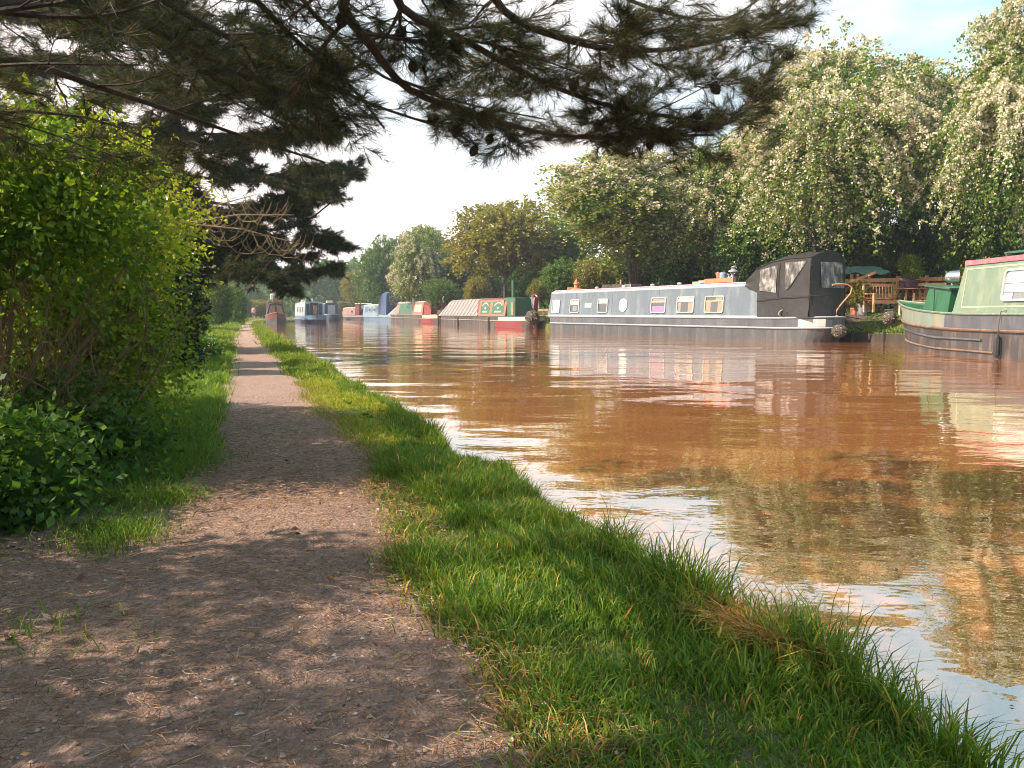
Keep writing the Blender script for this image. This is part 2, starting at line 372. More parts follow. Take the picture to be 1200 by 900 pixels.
# ------------------------------------------------------------------ foliage makers
def unit(v): return v/np.maximum(np.linalg.norm(v, axis=-1, keepdims=True), 1e-9)
def leaves(P, D, L, W, rng, curl=.0):
    """one pointed leaf (a diamond) per row"""
    n = len(P); D = unit(D)
    R = unit(np.cross(D, unit(rng.normal(size=(n,3)))))
    L = np.broadcast_to(np.asarray(L, float), (n,))[:,None]; W = np.broadcast_to(np.asarray(W, float), (n,))[:,None]
    mid = P + D*L*.5
    V = np.stack([P, mid+R*W/2, P+D*L, mid-R*W/2], 1).reshape(-1, 3)
    Q = np.arange(n*4).reshape(n, 4)
    return V, Q
def crown_mesh(name, seed, dim, nspray, nleaf, lsize, mats, bloom=0, lobes=9, droop=.5, slen=1.0, fill=.3, spread=.12, bl_low=.25, flat=0.0, bsize=None):
    """a crown of leafy sprays growing out of uneven lobes; dim = (rx, ry, rz) half sizes, centred on the origin"""
    rng = np.random.default_rng(seed); dim = np.array(dim, float)
    lc = unit(rng.normal(size=(lobes, 3))) * rng.uniform(.25, .72, (lobes, 1)); lc[0] = (0, 0, .3); 
    lr = rng.uniform(.26, .50, lobes); lr[0] = .6
    w = lr**2; which = rng.choice(lobes, nspray, p=w/w.sum())
    d = unit(rng.normal(size=(nspray, 3)) + np.array([0,0,.15]))
    st = (lc[which] + d*lr[which][:,None]*rng.uniform(.62, 1.0, (nspray,1))) * dim
    od = unit(unit(st)*.7 + d*.6 + rng.normal(size=(nspray,3))*.35)
    ln = slen*rng.uniform(.6, 1.3, (nspray,1))
    t = rng.random((nspray, nleaf, 1))
    P = st[:,None] + od[:,None]*t*ln[:,None] - np.array([0,0,1.])*droop*(t**2)*ln[:,None] + rng.normal(size=(nspray,nleaf,3))*spread*slen*(1.1-.6*t)
    D = od[:,None]*.7 + rng.normal(size=(nspray,nleaf,3))*.8 - np.array([0,0,.35])
    P = P.reshape(-1,3); D = D.reshape(-1,3)
    nf = int(len(P)*fill)
    Pf = (unit(rng.normal(size=(nf,3)))*rng.random((nf,1))**.45*.72)*dim
    P = np.concatenate([P, Pf]); D = np.concatenate([D, rng.normal(size=(nf,3))])
    n = len(P); sz = lsize*rng.uniform(.7, 1.35, n); sz[len(P)-nf:] *= 1.6
    V, Q = leaves(P, D, sz, sz*.62, rng)
    mi = np.zeros(len(Q), int)
    if bloom > 0:
        bz = bsize or lsize*.75
        nb = int(nspray*nleaf*bloom)
        patch = np.sin(st[:,0]*1.1+seed)*np.sin(st[:,1]*.9+1)*np.sin(st[:,2]*1.3+2)
        wgt = np.clip(.5+patch*1.4+od[:,2]*.5, bl_low*.3, 1.5) * (st[:,2] > -dim[2]*.75*(1-bl_low)+0)
        wgt = np.maximum(wgt, .02); k = rng.choice(nspray, nb, p=wgt/wgt.sum())
        # small white clusters bunched along the tops of the sprays
        cl = rng.integers(0, 6, nb); tt = (cl + rng.random(nb)*.35)/6; tt = tt[:,None]
        Pb = st[k] + od[k]*tt*ln[k] - np.array([0,0,1.])*droop*tt**2*ln[k] + rng.normal(size=(nb,3))*spread*slen*.42 + np.array([0,0,.05*slen])
        zb = bz*rng.uniform(.6, 1.3, nb)
        Vb, Qb = leaves(Pb, rng.normal(size=(nb,3)), zb, zb*.9, rng)
        Q = np.concatenate([Q, Qb+len(V)]); V = np.concatenate([V, Vb]); mi = np.concatenate([mi, np.ones(nb, int)])
    return np_mesh(name, V, Q, mats=mats, mi=mi), lc*dim
def trunk_mb(mb, base, tips, r, rng, stems=1, n=7):
    """stems from the base that fork toward the lobes of the crown"""
    base = Vector(base)
    for k in range(stems):
        off = Vector((rng.uniform(-1,1), rng.uniform(-1,1), 0))*(r*.9 if stems > 1 else 0)
        sub = [t for i, t in enumerate(tips) if i % stems == k] or [tips[0]]
        mean = sum((Vector(t) for t in sub), Vector())/len(sub)
        fork = base+off + (mean-base)*.42 + Vector((rng.uniform(-.15,.15), rng.uniform(-.15,.15), 0)); fork.z = base.z + (mean.z-base.z)*.5
        rr = r/(stems**.5)
        p = [base+off*.6-Vector((0,0,.2)), base+off+Vector((0,0,.25)), base+off*1.3+(fork-base-off)*.5+Vector((rng.uniform(-.12,.12),rng.uniform(-.12,.12),0)), fork]
        mb.tube(p, [rr*1.5, rr*1.05, rr*.85, rr*.7], n)
        for t in sub:
            t = Vector(t); m1 = fork+(t-fork)*.5+Vector((rng.uniform(-.3,.3),rng.uniform(-.3,.3),rng.uniform(0,.4)))
            mb.tube([fork-Vector((0,0,.05)), m1, t, t+(t-m1)*.5], [rr*.6, rr*.38, rr*.2, rr*.04], 6)
            for q in range(3):
                a0 = m1+(t-m1)*rng.uniform(0,1); dd = Vector((rng.uniform(-1,1),rng.uniform(-1,1),rng.uniform(-.1,.9))).normalized()*(t-base).length*.28
                mb.tube([a0, a0+dd*.5+Vector((0,0,.1)), a0+dd], [rr*.22, rr*.12, rr*.03], 4)

# crown meshes shared between trees of a kind (sizes in metres; each tree scales its copy)
KIND = {}
def kind(key, **k):
    KIND[key] = [crown_mesh('crown_'+key+str(q), k['seed']+q, k['dim'], k['ns'], k['nl'], k['ls'], k['mats'], k.get('bloom',0), k.get('lobes',9), k.get('droop',.5), k.get('slen',1), k.get('fill',.3), k.get('spread',.12), k.get('bl_low',.25), bsize=k.get('bs')) for q in range(k.get('n',1))]
kind('haw_big', seed=11, dim=(4.2,4.2,4.6), ns=1700, nl=30, ls=.14, mats=[M['leaf_haw'],M['blossom']], bloom=3.1, bs=.085, lobes=15, droop=.85, slen=1.7, fill=.2, spread=.075, n=2)
kind('haw', seed=31, dim=(3.2,3.2,3.2), ns=1300, nl=26, ls=.15, mats=[M['leaf_haw'],M['blossom']], bloom=2.0, bs=.09, lobes=11, droop=.6, slen=1.2, fill=.25, n=2)
kind('green', seed=41, dim=(3,3,3), ns=800, nl=24, ls=.19, mats=[M['leaf_mid'],M['blossom']], bloom=.02, lobes=10, droop=.3, slen=.9, fill=.35, n=2)
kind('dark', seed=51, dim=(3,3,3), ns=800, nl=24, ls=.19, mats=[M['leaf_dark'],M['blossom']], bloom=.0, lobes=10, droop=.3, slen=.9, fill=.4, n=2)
kind('yellow', seed=61, dim=(3,3,3), ns=800, nl=24, ls=.19, mats=[M['leaf_yellow'],M['blossom']], bloom=.06, lobes=12, droop=.35, slen=1.0, fill=.18, n=2)
tree_rng = random.Random(5)
tcount = {}
def ground_z(x, y):
    s, u = su(x, y); return float(hgt(s, u))
def tree(key, px, Y, ytop, hw, label, cat='tree', name='tree', ybot=None, stems=1, r=.16, group='trees along the far bank', lean=0, dz=0):
    """px: centre, ytop: top of crown, hw: half width, all measured at depth Y on the photo"""
    top = at(px, ytop, Y); x = top.x; gz = ground_z(x, Y)
    hwm = hw/900*Y
    zb = gz+.25*(top.z-gz) if ybot is None else at(px, ybot, Y).z
    var = tcount.get(key, 0); tcount[key] = var+1
    me, lc = KIND[key][var % len(KIND[key])]
    base = {'haw_big':(4.2,4.6),'haw':(3.2,3.2)}.get(key, (3,3))
    ext = 1.12
    sx = hwm/(base[0]*ext); sz = (top.z-zb)/2/(base[1]*ext)
    root = thing(name, label, cat, (x, Y, gz), 0, group)
    c = link('crown', me, root); rz = tree_rng.uniform(0, 6.28); c.rotation_euler = (0, 0, rz)
    c.location = (0, 0, (top.z+zb)/2-gz); c.scale = (sx, sx, sz)
    mb = MB()
    R = Matrix.Rotation(rz, 3, 'Z'); tips = []
    for l in lc[:7]:
        v = R @ Vector((l[0]*sx, l[1]*sx, l[2]*sz)); tips.append(v + Vector(c.location))
    trunk_mb(mb, (lean, 0, 0), tips, r, tree_rng, stems)
    mb.build('trunk', M['bark'], root, smooth=True)
    return root
T = tree
T('haw_big', 1222, 29, -45, 118, 'tall hawthorn white with blossom behind the sage green narrowboat, at the right edge', 'hawthorn', 'hawthorn_tree', 285, 2, .16)
T('haw_big', 978, 34, 20, 128, 'big round hawthorn cloaked in cream blossom rising above the black boat hood', 'hawthorn', 'hawthorn_tree', 300, 3, .18)
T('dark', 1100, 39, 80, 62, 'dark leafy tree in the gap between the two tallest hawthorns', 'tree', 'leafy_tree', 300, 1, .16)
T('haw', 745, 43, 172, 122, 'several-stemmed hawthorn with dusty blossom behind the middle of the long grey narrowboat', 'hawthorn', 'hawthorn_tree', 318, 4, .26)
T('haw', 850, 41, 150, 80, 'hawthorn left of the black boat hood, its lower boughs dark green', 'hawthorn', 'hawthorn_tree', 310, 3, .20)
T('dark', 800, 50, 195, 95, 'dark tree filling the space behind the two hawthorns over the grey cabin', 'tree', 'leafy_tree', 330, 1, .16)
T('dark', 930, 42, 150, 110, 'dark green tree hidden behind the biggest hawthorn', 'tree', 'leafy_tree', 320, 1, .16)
T('yellow', 588, 64, 232, 66, 'yellow-green tree with one bent trunk behind the green-panelled boat', 'tree', 'leafy_tree', 335, 1, .20)
T('green', 655, 66, 250, 50, 'light green tree just right of the yellow-green one', 'tree', 'leafy_tree', 345, 1, .14)
T('haw', 492, 82, 262, 44, 'dark rounded tree with pale blossom behind the red-sterned boat', 'tree', 'leafy_tree', 356, 1, .2)
T('dark', 535, 86, 285, 40, 'dark tree between the rounded tree and the yellow-green one', 'tree', 'leafy_tree', 360, 1, .2)
T('green', 448, 100, 274, 36, 'fresh green tree above the blue cabin boat', 'tree', 'leafy_tree', 360, 1, .2)
T('dark', 470, 112, 272, 34, 'tree with a dull green crown behind the fresh green one', 'tree', 'leafy_tree', 360, 1, .2)
T('yellow', 412, 116, 316, 17, 'small tree with cream blossom at the far end of the moored boats', 'tree', 'leafy_tree', 365, 1, .15)
for i, (px, Yd, yt, hw, lb) in enumerate([(384,168,306,16,'bluish far tree nearest the gap of open sky'),(362,176,322,18,'bluish far tree second from the open sky'),
        (338,182,330,20,'hazy far tree above the promontory'),(312,172,333,18,'hazy far tree above the dark red moored boat'),(402,180,318,14,'hazy far tree over the last boats'),
        (350,150,345,14,'lighter low tree in front of the hazy far wood'),(288,150,330,22,'hazy far tree straight over the end of the path'),(262,150,325,24,'hazy far tree left of the end of the path')]):
    T(('dark','green')[i in (5,)], px, Yd, yt, hw, lb, 'tree', 'distant_tree', 370, 1, .25, 'hazy trees closing the canal')
# understorey behind the moorings
for i, (key, px, Yd, yt, hw, yb, lb) in enumerate([
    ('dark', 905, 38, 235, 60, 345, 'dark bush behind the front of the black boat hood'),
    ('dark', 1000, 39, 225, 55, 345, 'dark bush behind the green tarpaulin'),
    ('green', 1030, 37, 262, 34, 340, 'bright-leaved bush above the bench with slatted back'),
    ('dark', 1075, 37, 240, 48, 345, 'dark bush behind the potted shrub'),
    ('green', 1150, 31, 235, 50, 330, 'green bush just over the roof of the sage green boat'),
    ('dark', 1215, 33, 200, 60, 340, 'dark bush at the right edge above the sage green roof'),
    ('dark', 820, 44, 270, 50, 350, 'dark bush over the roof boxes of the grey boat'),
    ('yellow', 700, 54, 298, 26, 350, 'yellow bush behind the roof hatch of the grey boat'),
    ('green', 660, 56, 300, 30, 352, 'green bush above the bow of the grey boat'),
    ('yellow', 632, 60, 325, 16, 356, 'small yellow bush by the rail fence'),
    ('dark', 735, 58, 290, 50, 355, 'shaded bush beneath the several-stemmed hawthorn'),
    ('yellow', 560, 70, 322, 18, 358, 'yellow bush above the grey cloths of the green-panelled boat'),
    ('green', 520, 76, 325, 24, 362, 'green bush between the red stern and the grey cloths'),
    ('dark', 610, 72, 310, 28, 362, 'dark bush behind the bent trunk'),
    ('yellow', 400, 125, 352, 9, 368, 'yellow bush by the farthest right-hand boat'),
    ('green', 276, 56, 332, 17, 388, 'green bush beside the far end of the towpath'),
    ('yellow', 300, 118, 350, 16, 372, 'pale bush behind the walker'),
    ('green', 325, 128, 354, 10, 370, 'low bush behind the dark red moored boat'),
    ('dark', 370, 140, 350, 20, 368, 'dark low bushes beyond the promontory')]):
    T(key, px, Yd, yt, hw, lb, 'bush', 'bush', yb, 2, .05, 'bushes along the banks')
for key, px, Yd, yt, hw, yb, lb in (('green', 255, 46, 322, 22, 392, 'bright bush crowding the left verge just past the second pine'), ('yellow', 268, 68, 330, 15, 384, 'pale yellow-green bush left of the far end of the towpath'),
    ('green', 284, 112, 338, 13, 376, 'fresh green bush closing the view straight down the path'), ('dark', 305, 120, 343, 12, 375, 'dark bush just right of the walker'), ('green', 322, 135, 346, 12, 373, 'green bush on the promontory above the dark red boat')):
    T(key, px, Yd, yt, hw, lb, 'bush', 'bush', yb, 2, .05, 'bushes along the banks')

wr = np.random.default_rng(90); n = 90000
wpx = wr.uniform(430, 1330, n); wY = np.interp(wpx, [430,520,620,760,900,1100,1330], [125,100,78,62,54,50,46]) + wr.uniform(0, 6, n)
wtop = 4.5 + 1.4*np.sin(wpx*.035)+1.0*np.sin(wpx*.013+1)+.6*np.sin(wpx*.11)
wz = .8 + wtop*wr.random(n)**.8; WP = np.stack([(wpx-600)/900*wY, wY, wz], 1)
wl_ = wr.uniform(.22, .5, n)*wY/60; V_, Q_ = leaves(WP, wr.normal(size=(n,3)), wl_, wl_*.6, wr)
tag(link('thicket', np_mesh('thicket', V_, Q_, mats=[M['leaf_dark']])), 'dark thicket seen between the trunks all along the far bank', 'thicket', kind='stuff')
n = 42000; wpx = wr.uniform(120, 440, n); wY = 165 + wr.uniform(0, 10, n) + 12*np.sin(wpx*.03)
wtop = 9 + 2.2*np.sin(wpx*.05)+1.4*np.sin(wpx*.021+1)+1.2*np.sin(wpx*.17)+.7*np.sin(wpx*.41)
wz = .3 + wtop*wr.random(n)**.8; WP = np.stack([(wpx-600)/900*wY, wY, wz], 1)
wl_ = wr.uniform(.5, 1.2, n); V_, Q_ = leaves(WP, wr.normal(size=(n,3)), wl_, wl_*.6, wr)
tag(link('distant_wood', np_mesh('distant_wood', V_, Q_, mats=[M['leaf_mid']])), 'hazy distant wood beyond the far end of the canal', 'wood', kind='stuff')

# ------------------------------------------------------------------ near left hedge
def shrub(name, label, cat, ctr, dim, ns, nl, ls, mat, seed, group='plants of the left hedge', droop=.3, slen=.35, fill=.25, lobes=8, stems=14, smat='twig', bloom=0, bmat='blossom', spread=.12, trunk_h=None):
    gz = ground_z(ctr[0], ctr[1])
    root = thing(name, label, cat, (ctr[0], ctr[1], gz), 0, group)
    me, lc = crown_mesh('foliage', seed, dim, ns, nl, ls, [M[mat], M[bmat]], bloom, lobes, droop, slen, fill, spread)
    o = link('foliage', me, root); o.location = (0, 0, ctr[2]-gz)
    if stems:
        mb = MB(); r = random.Random(seed)
        for k in range(stems):
            a = r.uniform(0, 6.28); q = r.uniform(.2, .9)
            tip = Vector((math.cos(a)*dim[0]*q, math.sin(a)*dim[1]*q, ctr[2]-gz + r.uniform(-.4,.7)*dim[2]))
            b0 = Vector((math.cos(a)*.12*dim[0], math.sin(a)*.12*dim[1], -.05))
            m1 = b0.lerp(tip, .5) + Vector((r.uniform(-.1,.1), r.uniform(-.1,.1), .1))
            mb.tube([b0, m1, tip], [.014, .009, .003], 5)
            for j in range(4):
                f = r.uniform(.3, .95); p0 = b0.lerp(tip, f); dd = Vector((r.uniform(-1,1), r.uniform(-1,1), r.uniform(-.2,.9)))*.22*dim[0]/.6
                mb.tube([p0, p0+dd*.6, p0+dd+Vector((0,0,-.03))], [.006,.004,.0015], 4)
        mb.build('stems', M[smat], root)
    return root
shrub('elder_bush', 'dark green elder at the left edge above the bare brown stems', 'elder', (-2.95, 4.15, 1.55), (.85,.75,.50), 900, 22, .042, 'leaf_elder', 101, droop=.3, fill=.08, slen=.5, spread=.06)
shrub('privet_bush', 'golden-leaved shrub at the top of the hedge', 'shrub', (-3.15, 5.75, 1.74), (.80,.7,.5), 1000, 24, .034, 'leaf_gold', 102, slen=.5, droop=.12, fill=.05, spread=.055)
shrub('hedge_bush', 'green hedge bush beside the verge, under the golden shrub', 'shrub', (-2.98, 5.3, .95), (.60,.75,.72), 1200, 26, .036, 'leaf_hedge', 103, fill=.10, slen=.45, spread=.06)
shrub('hedge_bush', 'yellowish hedge bush behind the bare brown stems at the left edge', 'shrub', (-4.2, 6.2, 1.0), (1.1,.9,.9), 900, 22, .06, 'leaf_gold', 104, fill=.1)
shrub('bramble_patch', 'dark bramble sprawling at the left edge beside the bare earth', 'bramble', (-2.35, 3.15, .30), (.62,.55,.27), 520, 20, .045, 'leaf_bramble', 105, fill=.4, stems=8)
shrub('bramble_patch', 'leafy bramble below the green hedge bush', 'bramble', (-2.62, 4.2, .36), (.5,.5,.26), 460, 20, .042, 'leaf_bramble', 106, fill=.4, stems=8)
shrub('holly_bush', 'nearly black holly column at the end of the near hedge', 'holly', (-4.85, 11.0, 1.05), (.38,.42,1.05), 900, 18, .075, 'leaf_ivy', 107, fill=.6, stems=6, slen=.25)
shrub('hedge_bush', 'green bush behind the holly column', 'shrub', (-6.3, 12.5, 1.3), (.85,.9,1.2), 800, 18, .085, 'leaf_hedge', 108, fill=.3)
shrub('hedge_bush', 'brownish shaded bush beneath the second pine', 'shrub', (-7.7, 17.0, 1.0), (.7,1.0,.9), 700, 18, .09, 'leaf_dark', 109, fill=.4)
shrub('verge_plant', 'leafy verge plants with small pale blue flowers beside the path', 'wild flowers', (-5.75, 13.8, .38), (.30,1.1,.22), 420, 16, .06, 'leaf_mid', 110, fill=.3, stems=0, bloom=.10, bmat='flower_blue')
shrub('hedge_bush', 'low bright green bush on the left verge beyond the holly', 'shrub', (-10.2, 23.5, .7), (.8,2.2,.55), 700, 16, .10, 'leaf_mid', 111, fill=.3)
shrub('hedge_bush', 'pale green tree-like bush left of the path further on', 'shrub', (-15.9, 36, 1.5), (1.6,2.6,1.4), 700, 18, .14, 'leaf_hedge', 112, fill=.3)
for i_, (x_, y_, z_, d_) in enumerate(((-3.0,2.1,1.25,(.6,.55,1.1)),(-2.9,1.15,1.3,(.55,.55,1.15)),(-3.0,.1,1.3,(.6,.6,1.2)),(-3.0,-1.0,1.2,(.6,.6,1.1)))):  # unseen bushes added to throw shade on the near path
    shrub('hedge_bush', 'unseen hedge bush added for shade outside the left edge, %s' % ('next to the bramble','beside the pine trunk','level with the viewer','behind the viewer')[i_], 'shrub', (x_, y_, z_), d_, 230, 15, .06, 'leaf_hedge', 120+i_, fill=.2)
# bare brown stems
def bare_shrub(ctr, label, n, hgt_, spread, mat, seed, rr=.007):
    gz = ground_z(ctr[0], ctr[1]); root = thing('bare_shrub', label, 'shrub', (ctr[0], ctr[1], gz), 0, 'plants of the left hedge'); r = random.Random(seed); mb = MB()
    def grow(p, d, L, rad, lv):
        pts = [p]; q = p.copy(); dd = d.copy()
        for i in range(4):
            dd = (dd + Vector((r.uniform(-.3,.3), r.uniform(-.3,.3), r.uniform(-.12,.14)))).normalized(); q = q + dd*L/4; pts.append(q.copy())
        mb.tube(pts, [rad*(1-.2*i) for i in range(5)], 4)
        if lv < 2:
            for k in range(4 if lv == 0 else 3):
                i = r.randint(1, 3); nd = (dd + Vector((r.uniform(-1,1), r.uniform(-1,1), r.uniform(-.3,.8)))).normalized()
                grow(pts[i].copy(), nd, L*.55, rad*.6, lv+1)
    for k in range(n):
        a = r.uniform(0, 6.28); grow(Vector((math.cos(a)*.15, math.sin(a)*.15, 0)), Vector((math.cos(a)*spread+.35, math.sin(a)*spread-.1, 1)).normalized(), hgt_*r.uniform(.7,1.1), rr, 0)
    mb.build('branches', M[mat], root); return root
bare_shrub((-3.05, 4.25), 'tangle of bare brown stems at the left edge', 34, 1.15, .8, 'twig', 201)
bare_shrub((-2.75, 4.9), 'spray of bare stems reaching over the green hedge bush', 12, 1.3, .7, 'twig', 202, .006)

# ------------------------------------------------------------------ pines
def needles_mesh(name, tufts, per, L, W, mats, rng, droop=0):
    """tufts: (n,6) pos+dir of shoot pieces; thin needles brush out along each"""
    T_ = np.array(tufts); n = len(T_)
    P = np.repeat(T_[:, :3], per, 0); D = unit(np.repeat(T_[:, 3:6], per, 0)); seg = np.repeat(T_[:, 6:7], per, 0)
    m = len(P); t = rng.random((m,1)); P = P + D*t*seg
    rad = unit(np.cross(D, rng.normal(size=(m,3))))
    ang = rng.uniform(.35, 1.0, (m,1)); nd = D*np.cos(ang) + rad*np.sin(ang); nd[:,2] -= droop
    nd = unit(nd); l = L*rng.uniform(.65, 1.15, (m,1)); side = unit(np.cross(nd, rng.normal(size=(m,3))))*W/2
    V = np.stack([P-side, P+side, P+nd*l], 1).reshape(-1,3)
    return np_mesh(name, V, tris=np.arange(m*3).reshape(m,3), mats=mats)
def pine_branching(mb, tufts, pts, r0, rng, lv=0, nb=9, L=.9, maxlv=2, seg=.16, gravity=.0, r_end=.25, cones=None, flat=.35):
    pts = [Vector(p) for p in pts]
    # smooth the polyline
    fine = []
    for i in range(len(pts)-1):
        p0 = pts[max(i-1,0)]; p1 = pts[i]; p2 = pts[i+1]; p3 = pts[min(i+2, len(pts)-1)]
        for k in range(4):
            t = k/4; fine.append(.5*((2*p1)+(-p0+p2)*t+(2*p0-5*p1+4*p2-p3)*t*t+(-p0+3*p1-3*p2+p3)*t*t*t))
    fine.append(pts[-1]); n = len(fine)
    rad = [r0*(1-(1-r_end)*i/(n-1)) for i in range(n)]
    mb.tube(fine, rad, 8 if lv == 0 else 5)
    def side_dir(d, sgn):
        side = d.cross(Vector((0,0,1)));
        side = side.normalized() if side.length > .1 else Vector((1,0,0))
        return (d*rng.uniform(.4,1.0) + side*sgn*rng.uniform(.5,1.1) + Vector((0,0,rng.uniform(-flat,flat)-gravity))).normalized()
    for k in range(nb):
        f = rng.uniform(.12 if lv == 0 else .2, .98); i = min(n-2, int(f*(n-1))); p = fine[i].copy(); d = (fine[i+1]-fine[i]).normalized()
        nd = side_dir(d, 1 if k % 2 else -1); l = L*rng.uniform(.5,1.1)*(1.1-.5*f)
        q = [p]; c = nd.copy()
        for j in range(3):
            c = (c + Vector((rng.uniform(-.25,.25), rng.uniform(-.25,.25), rng.uniform(-.12,.16)-gravity*.4))).normalized(); q.append(q[-1]+c*l/3)
        if lv+1 < maxlv:
            pine_branching(mb, tufts, q, rad[i]*.5, rng, lv+1, max(4, int(nb*.55)), L*.5, maxlv, seg, gravity, .3, cones, flat)
        else:
            mb.tube(q, [max(.0022, rad[i]*.45), max(.002, rad[i]*.35), .002, .0018], 4)
            for j in range(3):
                dv = q[j+1]-q[j]
                if j > 0 or rng.random() < .4: tufts.append((*q[j], *dv.normalized(), dv.length))
            if cones is not None and rng.random() < .03: cones.append((q[2].copy(), c.copy()))
    e = (fine[-1]-fine[-2]).normalized(); tufts.append((*fine[-1], *e, seg*.6)); tufts.append((*(fine[-1]-e*seg), *e, seg))

prg = random.Random(21); nrg = np.random.default_rng(21)
TB = Vector((-2.15, .75, 0)); TB.z = ground_z(TB.x, TB.y)
pine = thing('pine_tree', 'overhanging pine whose dark needled boughs fill the top of the picture', 'pine', TB, 0, None)
mb = MB(); tufts = []; cones = []
hub = [TB+Vector((0,0,h)) for h in (0,.8,1.8,2.9,4.2,5.8)]
tr = MB(); tr.tube([hub[0]-Vector((0,0,.2))]+[h+Vector((.04*math.sin(i*2),.05*math.cos(i*3),0)) for i,h in enumerate(hub)], [.26,.2,.17,.15,.13,.09,.05], 12)
limbs = [
    # (picture points with depth), base radius
    ([(385,-60,2.6),(402,8,3.0),(432,50,3.3),(480,105,3.6),(560,135,3.9),(650,158,4.1),(740,160,4.3),(835,158,4.5)], .036),
    ([(430,-70,2.8),(470,8,3.1),(540,45,3.4),(620,88,3.7),(700,120,4.0),(780,136,4.2),(850,145,4.4),(885,118,4.6)], .030),
    ([(520,-80,2.8),(590,12,3.2),(650,42,3.4),(720,58,3.6),(790,57,3.8),(860,42,4.0),(905,18,4.1),(938,-5,4.2)], .028),
    ([(640,-80,3.0),(700,-20,3.2),(780,15,3.5),(850,22,3.7),(900,-10,3.9)], .018),
    ([(-90,10,2.2),(0,4,2.4),(70,0,2.6),(150,20,2.9),(230,60,3.2),(310,100,3.5),(380,130,3.8)], .045),
    ([(-80,60,2.4),(20,70,2.7),(110,100,3.0),(200,130,3.3),(300,165,3.7),(380,190,4.1)], .026),
    ([(60,-80,2.5),(160,-20,2.8),(260,40,3.2),(350,80,3.5),(430,120,3.9),(520,150,4.3)], .030),
    ([(220,-80,2.6),(290,-10,3.0),(350,50,3.3),(410,100,3.7),(450,150,4.1)], .026),
    ([(-60,120,2.8),(30,130,3.2),(110,140,3.6),(180,165,4.0)], .016),
    ([(120,-60,3.4),(200,40,3.9),(270,110,4.3),(340,150,4.8)], .022),
    ([(300,-60,3.4),(380,30,3.9),(450,90,4.4),(540,120,4.8),(640,140,5.0)], .022),
    ([(0,-60,3.6),(80,30,4.0),(170,90,4.5),(250,140,5.0)], .022),
]
for li, (pp, r0) in enumerate(limbs):
    P3 = [at(*p) for p in pp]
    start = hub[3] + Vector((0,0,min(1.2, max(-.9, (P3[0].z-hub[3].z)*.6))))
    P3 = [start, start.lerp(P3[0], .5)+Vector((0,0,.12))] + P3
    nb = 15 if li < 3 else (8 if li == 3 else 9)
    # children only on the part that is past the trunk
    pine_branching(mb, tufts, P3, r0*.75, prg, 0, nb, .62 if li < 4 else .68, 3 if li != 3 else 2, cones=cones, flat=.5)
# unseen upper limbs, added over and behind the frame to cast dappled shade
for k in range(5):
    a = prg.uniform(1.6, 4.2); z = prg.uniform(3.2, 5.6); l = prg.uniform(2.2, 4.0)
    s0 = TB+Vector((0,0,z)); d = Vector((math.cos(a), math.sin(a), .12))
    pine_branching(mb, tufts, [s0, s0+d*l*.35, s0+d*l*.7+Vector((0,0,.05)), s0+d*l+Vector((0,0,.15))], .03, prg, 0, 16, .8, 3, flat=.4)
def to_local(mbx, o):
    mbx.v = [(v[0]-o.x, v[1]-o.y, v[2]-o.z) for v in mbx.v]
to_local(mb, TB); to_local(tr, TB)
tr.build('trunk', M['pinebark'], pine, smooth=True); mb.build('branches', M['pinebark'], pine, smooth=True)
print('pine tufts', len(tufts), 'cones', len(cones))
tf = np.array(tufts); tf[:, :3] -= np.array(TB)
link('needles', needles_mesh('needles', tf, 27, .09, .0019, [M['needle']], nrg), pine)
def cone_mb(p, d, L=.055, r=.022):
    q = MB(); d = d.normalized(); a = d.orthogonal().normalized(); b = d.cross(a)
    for k in range(7):
        z = k/6; rr = r*math.sin(math.pi*(.15+.78*z))**.8
        for j in range(8):
            t = 2*math.pi*(j/8 + k*.06); o = p+d*L*z; e = (a*math.cos(t)+b*math.sin(t))
            s_ = e.cross(d)*rr*.35
            q.add([o+e*rr*.2-s_, o+e*rr*.2+s_, o+e*rr*1.15+s_*.7+d*.004, o+e*rr*1.15-s_*.7+d*.004, o+e*rr-d*.006], [(0,1,2,3),(0,3,4),(3,2,4),(2,1,4)])
    return q
for p, d in cones[:26]:
    q = cone_mb(p-TB, (d+Vector((0,0,-.8)))); q.build('cone', M['pinebark'], pine)

# second pine, further along the left bank
P2 = Vector((-7.6, 17.5, 0)); P2.z = ground_z(P2.x, P2.y)
pine2 = thing('pine_tree', 'second pine leaning its layered dark boughs over the towpath', 'pine', P2)
tr = MB(); tr.tube([P2+Vector((0,0,-.2)), P2+Vector((.05,0,1.5)), P2+Vector((.15,-.1,3.2)), P2+Vector((.1,0,5)), P2+Vector((.2,0,7.6))], [.3,.24,.2,.15,.05], 12)
mb = MB(); tufts = []
l2 = [([(190,305),(250,310),(320,314),(380,306)], 17), ([(180,275),(250,285),(330,290),(400,272)], 18),
      ([(180,250),(260,262),(340,262),(408,232)], 17), ([(170,215),(250,235),(330,235),(412,205)], 18), ([(160,180),(240,200),(330,205),(400,190)], 17),
      ([(150,150),(230,165),(320,165),(395,150)], 18), ([(150,110),(230,120),(310,120),(385,110)], 17), ([(200,60),(260,80),(330,80),(380,70)], 18),
      ([(170,20),(220,40),(280,40),(330,50)], 17), ([(120,240),(90,230),(40,220),(-20,215)], 18),
      ([(140,150),(90,140),(40,130),(-20,125)], 18), ([(150,100),(90,80),(30,70),(-30,60)], 17), ([(150,40),(100,20),(40,10),(-20,0)], 18)]
